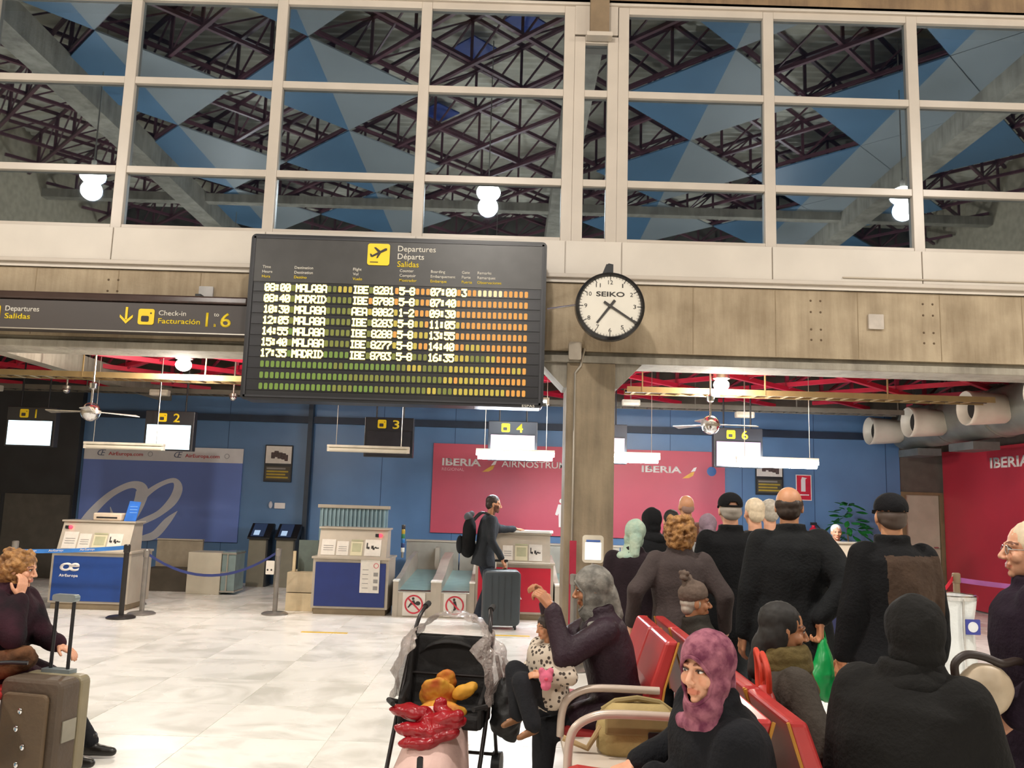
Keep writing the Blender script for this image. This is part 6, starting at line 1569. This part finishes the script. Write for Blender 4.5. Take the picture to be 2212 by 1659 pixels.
# --- old man in beanie
L0 = (1.17, 4.98, 0); rz = R_(-90)
person('seated old man in brown bobble hat facing the queue', L0, rz, Ht=1.40, sit=0.41, lean=-0.14, hp=0.0, skin=('skin_dark', '#a8704c'), coat=fab('coat_olive', '#28241f'), bulk=1.2, coat_len=0.6, collar=0.35, legs=M_TRB, shoes=M_SHOE,
       eyes=True, old=True, brows=(0.6, 0.55, 0.5), cover=c_beanie(fab('beanie_brown', '#5f5148', nscale=30), H_GRY))
# --- girl with olive scarf
L0 = (1.16, 3.50, 0); rz = R_(-90); P_ = lambda p: W2L(L0, rz, p)
M_SCO = fab('scarf_olive', '#5a4d2c', nscale=14)
def c_scarf(m):
    def go(root, HM, s, T, sx, fy, up):
        me_o = None
        V = Vol()
        for k, (t, r) in enumerate(((0.97, 0.092), (1.05, 0.088), (1.10, 0.080))):
            c = T(t)
            ring = [c+sx*math.cos(a)*r*s+fy*(math.sin(a)*r*1.05*s+0.01) for a in [2*math.pi*i/12 for i in range(13)]]
            V.chain(ring, [0.032*s]*13)
        V.cap(T(0.95)+fy*0.08*s, 0.04*s, T(0.75)+fy*0.13*s, 0.035*s)
        me = V.skin(0.009, 3); folds(me, 0.005, 25, 20); put('scarf', me, m, root)
    return go
person('seated young woman with dark hair, olive scarf and grey coat', L0, rz, Ht=1.50, sit=0.43, lean=-0.06, hp=0.12, hy=R_(-6), skin=('skin_dark', '#a06a4a'), coat=fab('coat_greybrown', '#3d3731'), bulk=1.15, coat_len=0.6, legs=M_TRB, shoes=M_SHOE,
       armR=(P_((1.40, 3.28, 0.66)), (0.6, -0.6, -0.5)), handR=((-0.2, 0.9, -0.1), (-0.2, 0, -1), 0.3), armL=(P_((1.45, 3.52, 0.64)), (-0.5, -0.5, -0.5)), eyes=True, fem=True, cover=both(c_hair(H_BLK, 'long'), c_scarf(M_SCO)))
pb = thing('patterned_bag', 'pink and grey patterned bag on the knees of the young woman in olive scarf', 'bag', (1.44, 3.36, 0.60))
V = Vol(); V.ell((0, 0, 0.02), (0.11, 0.13, 0.06)); V.ell((0.02, 0.02, 0.04), (0.08, 0.09, 0.05)); me = V.skin(0.01, 3); folds(me, 0.008, 16, 16); put('pouch', me, fab('bag_patterned', '#7d3044', nscale=16, col2='#9a8482'), pb)
MB().tube(curve([(-0.05, -0.08, 0.05), (-0.02, -0.10, 0.10), (0.05, -0.10, 0.10), (0.08, -0.08, 0.05)], 4), 0.008, 8).build('handle', mat('bag_handle_red', '#8c1f38', 0.6), pb)
rs_ = thing('red_bag', 'red bag with looped straps hanging over the bench back', 'bag', (0.99, 3.27, 0.80))
V = Vol(); V.ell((0, 0, 0.02), (0.04, 0.11, 0.12)); me = V.skin(0.01, 3); put('pouch', me, mat('bag_red', '#a3241f', 0.5, var=0.1), rs_)
for yy in (-0.05, 0.03): MB().tube(curve([(0.0, yy, 0.12), (-0.01, yy-0.02, 0.20), (-0.01, yy+0.05, 0.25), (0.0, yy+0.07, 0.19), (0.0, yy+0.06, 0.10)], 4), 0.011, 8).build('strap', mat('strap_red', '#c23a24', 0.5), rs_)
# --- hooded person seen from behind
st2 = thing('stool', 'dark low stool under the hooded person', 'stool', (1.29, 2.76, 0), R_(-48))
MB().lathe([(0.18, 0.40), (0.20, 0.41), (0.20, 0.45), (0.18, 0.46)], (0,0,0), 24).build('seat', M_BLACK, st2)
for a in range(4): MB().tube([(0.10*math.cos(a*1.571+0.78), 0.10*math.sin(a*1.571+0.78), 0.41), (0.19*math.cos(a*1.571+0.78), 0.19*math.sin(a*1.571+0.78), 0.0)], 0.012, 8).build('leg', M_STEEL, st2)
L0 = (1.29, 2.78, 0)
person('hooded person in bulky black coat seen from behind', L0, R_(-48), Ht=1.64, sit=0.46, lean=0.10, hy=R_(40), hp=0.1, coat=fab('coat_black_a', '#100f0e', bump=0.3), bulk=1.50, coat_len=0.6, collar=0.4, legs=M_TRB, shoes=M_SHOE, cover=c_hood(fab('hood_black', '#121110', bump=0.3), big=1.0), stance=0.08)
# --- woman in purple coat at the frame edge
L0 = (2.05, 3.22, 0); rz = R_(62); P_ = lambda p: W2L(L0, rz, p)
def c_glasses(root, HM, s, T, sx, fy, up):
    m = mat('glasses_frame', '#b9b4b0', 0.2, 0.5)
    for q in (-1, 1):
        MB().tube([HM@Vector((q*(0.032+0.024*math.cos(a)), 0.094-0.004*abs(q), -0.002+0.018*math.sin(a))) for a in [2*math.pi*i/16 for i in range(17)]], 0.0022*s, 6).build('glasses', m, root)
        MB().tube([HM@Vector(p) for p in ((q*0.056, 0.092, 0.0), (q*0.078, 0.06, 0.002), (q*0.083, -0.01, 0.0))], 0.0022*s, 6).build('glasses', m, root)
person('standing woman with pale hair, glasses and purple-black coat', L0, rz, Ht=1.58, hy=R_(10), lean=0.06, skin=('skin_light', '#d8ab8c'), coat=fab('coat_purple', '#1d111f'), bulk=1.6, coat_len=0.45, collar=0.2, legs=M_TRB, shoes=M_SHOE, fem=True, eyes=True,
       armL=(P_((1.80, 3.02, 0.92)), (-0.6, -0.8, -0.3)), cover=both(c_hair(H_PAL, 'long'), c_glasses))
hb_ = thing('handbag', 'beige handbag with dark brown strap on the arm of the woman in purple coat', 'handbag', (1.66, 2.98, 0.92))
V = Vol(); V.ell((0, 0, 0.08), (0.10, 0.05, 0.09)); me = V.skin(0.009, 3); folds(me, 0.004, 14, 14); put('pouch', me, mat('bag_beige', '#b7a58c', 0.45, var=0.12, nscale=10), hb_)
MB().tube(curve([(-0.10, 0, 0.12), (-0.10, 0, 0.165), (-0.06, 0, 0.195), (0.0, 0.0, 0.19), (0.06, 0.0, 0.17), (0.12, 0.02, 0.175), (0.15, 0.04, 0.17)], 5), 0.014, 10).build('strap', mat('strap_brown', '#2b1f1a', 0.5), hb_)
# --- blonde woman on the left
L0 = (-2.98, 5.05, 0); rz = R_(-90); P_ = lambda p: W2L(L0, rz, p)
person('seated blonde curly-haired woman in maroon coat with one hand at her face', L0, rz, Ht=1.50, sit=0.44, lean=0.16, hp=0.15, skin=('skin_light', '#dba283'), coat=fab('coat_maroon', '#331420', nscale=5, col2='#120b11'), bulk=1.35, coat_len=0.75, collar=0.35, legs=M_TRB, shoes=M_SHOE, fem=True, eyes=True,
       armR=(P_((-2.80, 4.93, 0.94)), (0.6, 0.2, -1)), handR=((-0.15, 0.1, 1.0), (-0.3, -1, 0.1), 0.5), armL=(P_((-2.60, 5.02, 0.69)), (-0.6, -0.6, -0.4)), handL=((0.1, 0.9, -0.35), (0, -0.2, -1), 0.4), cover=c_hair(H_BLD, 'curly'),
       feet=((0.02, 0.50, 0.09), (-0.20, 0.52, 0.09)))
fb = thing('fur_handbag', 'soft brown handbag with dark strap on the blonde woman lap', 'handbag', (-2.80, 4.86, 0.60))
V = Vol(); V.ell((0, 0, 0.0), (0.19, 0.10, 0.075), Matrix.Rotation(R_(-14), 3, 'Y')); V.ell((0.06, -0.02, 0.05), (0.12, 0.07, 0.05), Matrix.Rotation(R_(-20), 3, 'Y')); V.ell((-0.12, -0.02, -0.03), (0.09, 0.07, 0.06)); me = V.skin(0.011, 3); folds(me, 0.010, 16, 16)
put('pouch', me, fab('bag_tan', '#7a5236', nscale=10, col2='#4c3424'), fb)
MB().tube(curve([(-0.22, -0.08, -0.07), (-0.10, -0.11, -0.01), (0.04, -0.11, 0.03), (0.18, -0.09, 0.03)], 5), 0.011, 8).build('strap', M_BLACK, fb)

# --- the queue, backs to the camera
G = 'people queuing at the desks'
person('woman in pale green headscarf, plum coat and green patterned skirt in the queue', (0.93, 6.2, 0), R_(-8), Ht=1.48, lean=0.05, hy=R_(10), hr=0.12, coat=fab('coat_plum2', '#20151b'), bulk=1.2, coat_len=0.10, collar=0.1, legs=spots('skirt_green', '#1d2c29', '#4d7d6c', 24, 0.22), legs_name='skirt', skirt=0.23, shoes=M_SHOE, cover=c_hijab(fab('scarf_green', '#8fa89a', nscale=14, col2='#a9b8a4')), lod=1.2, group=G)
person('person in black hood standing behind the green headscarf in the queue', (1.27, 7.45, 0), R_(22), Ht=1.56, coat=fab('coat_black_b', '#0e0f12'), bulk=1.1, coat_len=0.3, collar=0.2, legs=M_TRB, shoes=M_SHOE, cover=both(c_hair(H_GRY, 'short'), c_hood(fab('hood_black_b', '#0e0f12'), big=0.96)), lod=1.4, group=G)
person('dark-haired person in dark coat just above the blonde curls in the queue', (1.53, 7.9, 0), R_(0), Ht=1.55, coat=fab('coat_black_c', '#111216'), coat_len=0.3, legs=M_TRB, shoes=M_SHOE, cover=c_hair(H_BLK, 'short'), lod=1.4, group=G)
person('bald man in brown jacket against the red poster in the queue', (1.80, 8.5, 0), R_(6), Ht=1.70, skin=('skin_mid', SK_M), coat=fab('coat_brown', '#5a3a30'), coat_len=0.2, legs=M_TRB, shoes=M_SHOE, cover=c_hair(mat('hair_stubble', '#8f7064', 0.7), 'thin'), lod=1.4, group=G)
person('woman in pale mauve headscarf in the queue', (1.80, 7.6, 0), R_(-5), Ht=1.52, coat=fab('coat_pale', '#9a9a98'), coat_len=0.35, legs=M_TRB, shoes=M_SHOE, cover=c_hijab(fab('scarf_mauve', '#83707c', nscale=12)), lod=1.4, group=G)
person('woman with curly blonde hair and grey-brown coat in the queue', (1.13, 5.55, 0), R_(-6), Ht=1.53, coat=fab('coat_taupe', '#443b3a'), bulk=1.15, coat_len=0.34, flare=1.2, collar=0.25, legs=M_TRB, shoes=M_SHOE, fem=True, cover=c_hair(H_BLD, 'curly'), lod=1.0, group=G,
       armL=((-0.31, -0.02, 0.84), (-0.6, -1, 0)), armR=((0.29, 0.0, 0.82), (0.6, -1, 0)))
person('man in black cap and long black coat in the queue', (1.57, 5.95, 0), R_(-2), Ht=1.69, coat=fab('coat_black_d', '#0a0b0e'), bulk=1.15, coat_len=0.20, collar=0.15, legs=fab('trousers_grey', '#34383c'), shoes=M_SHOE, skin=('skin_light', '#c8916f'), cover=c_cap(fab('cap_black', '#0a0b0e'), mat('hair_greyshort', '#9c948a', 0.6)), lod=1.0, group=G)
person('grey-haired man next to the black cap further up the queue', (2.02, 6.9, 0), R_(8), Ht=1.67, coat=fab('coat_black_e', '#0d0e11'), coat_len=0.25, legs=M_TRB, shoes=M_SHOE, cover=c_hair(H_PAL, 'grey'), lod=1.4, group=G)
person('white-haired person half hidden behind the balding man in the queue', (2.33, 7.5, 0), R_(4), Ht=1.67, coat=fab('coat_dark_f', '#131419'), coat_len=0.25, legs=M_TRB, shoes=M_SHOE, cover=c_hair(H_GRY, 'grey'), lod=1.4, group=G)
L0 = (1.70, 5.08, 0)
person('balding man in charcoal overcoat carrying a green bag in the queue', L0, R_(-4), Ht=1.73, skin=('skin_mid', '#b9825f'), coat=fab('coat_charcoal', '#151719', bump=0.3), bulk=1.28, coat_len=0.34, collar=0.15, legs=M_TRB, shoes=M_SHOE, hy=R_(-18), cover=c_hair(H_DBR, 'bald'), group=G,
       armR=((0.115, -0.215, 0.99), (0.9, -0.5, -0.2)), handR=((0, 0.1, -1), (-1, 0, 0), 1.2))
gb = thing('green_bag', 'bright green plastic carrier bag in the hand of the balding man', 'bag', (1.80, 4.845, 0.55))
V = Vol(); V.ell((0, 0, 0.10), (0.10, 0.07, 0.12)); V.cap((0, 0, 0.14), 0.075, (-0.005, 0, 0.33), 0.018); me = V.skin(0.01, 3); folds(me, 0.008, 14, 5)
put('pouch', me, mat('bag_green', '#159a4e', 0.32, var=0.18, nscale=7), gb)
MB().tube([(-0.01, 0, 0.31), (0.0, -0.01, 0.37), (0.012, 0.0, 0.31)], 0.008, 8).build('handle', mat('bag_green', '#159a4e', 0.32), gb)
pm_, J = person('man in black cap and black jacket with brown quilted back panel', (2.06, 4.52, 0), R_(3), Ht=1.69, skin=('skin_mid', '#b5805f'), coat=fab('coat_black_g', '#0d0e11', bump=0.3), bulk=1.16, coat_len=0.10, collar=0.15, coat_name='jacket', legs=M_TRB, shoes=M_SHOE, hy=R_(-10), cover=c_cap(fab('cap_black2', '#0c0c10'), mat('hair_dkgrey', '#4a3c34', 0.6), gap=False), group=G)
for ch in pm_.children:
    if ch.name.startswith('jacket'):
        ch.data.materials.append(fab('quilt_brown', '#45362c', nscale=10, bump=0.5, bscale=30))
        for p in ch.data.polygons:
            c = p.center
            if c.y < 0.02 and -0.10 < c.x < 0.24 and 0.98 < c.z < 1.37: p.material_index = 1
# --- desk clerk behind the last desk
desk(4.35, 1.05, 11.5, mat('desk_red', '#b5152f', 0.4, var=0.06), 'steel check-in desk with red front before the white-haired clerk', [(0.50, 0.68, 0.785, 0.97, M_SHEETB, 'frame')])
oc_ = thing('office_chair', 'dark swivel chair of the white-haired clerk', 'chair', (4.88, 12.60, 0))
MB().rbox(-0.22, 0.22, -0.22, 0.22, 0.47, 0.53, 0.02).build('seat', M_BLACK, oc_, bevel=0.02)
MB().rbox(-0.20, 0.20, 0.20, 0.25, 0.60, 1.05, 0.05).build('backrest', M_BLACK, oc_, bevel=0.015)
MB().box(-0.03, 0.03, 0.18, 0.23, 0.50, 0.70).build('back_arm', M_BLACK, oc_)
MB().tube([(0, 0, 0.06), (0, 0, 0.47)], 0.03, 12).build('column', M_STEEL, oc_)
for a in range(5): MB().tube([(0, 0, 0.07), (0.26*math.cos(a*1.257), 0.26*math.sin(a*1.257), 0.04)], 0.018, 8).build('leg', M_BLACK, oc_)
person('white-haired clerk in dark suit and white shirt behind the last desk', (4.88, 12.55, 0), R_(170), Ht=1.62, sit=0.53, skin=('skin_light', SK_L), coat=fab('suit_black', '#101114'), coat_len=0.4, legs=M_TRB, shoes=M_SHOE, eyes=True, old=True, brows=(0.7, 0.68, 0.65), cover=both(c_hair(mat('hair_white', '#d4d2cc', 0.6, var=0.08), 'short'), lambda root, HM, s, T, sx, fy, up: put('shirt', (lambda V: (V.ell(T(0.80)+fy*0.105*s, (0.045*s, 0.035*s, 0.11*s)), V.skin(0.008, 2))[1])(Vol()), mat('shirt_white', '#e6e4e0', 0.7), root)), lod=1.3)

bpy.data.scenes.remove(TMP)
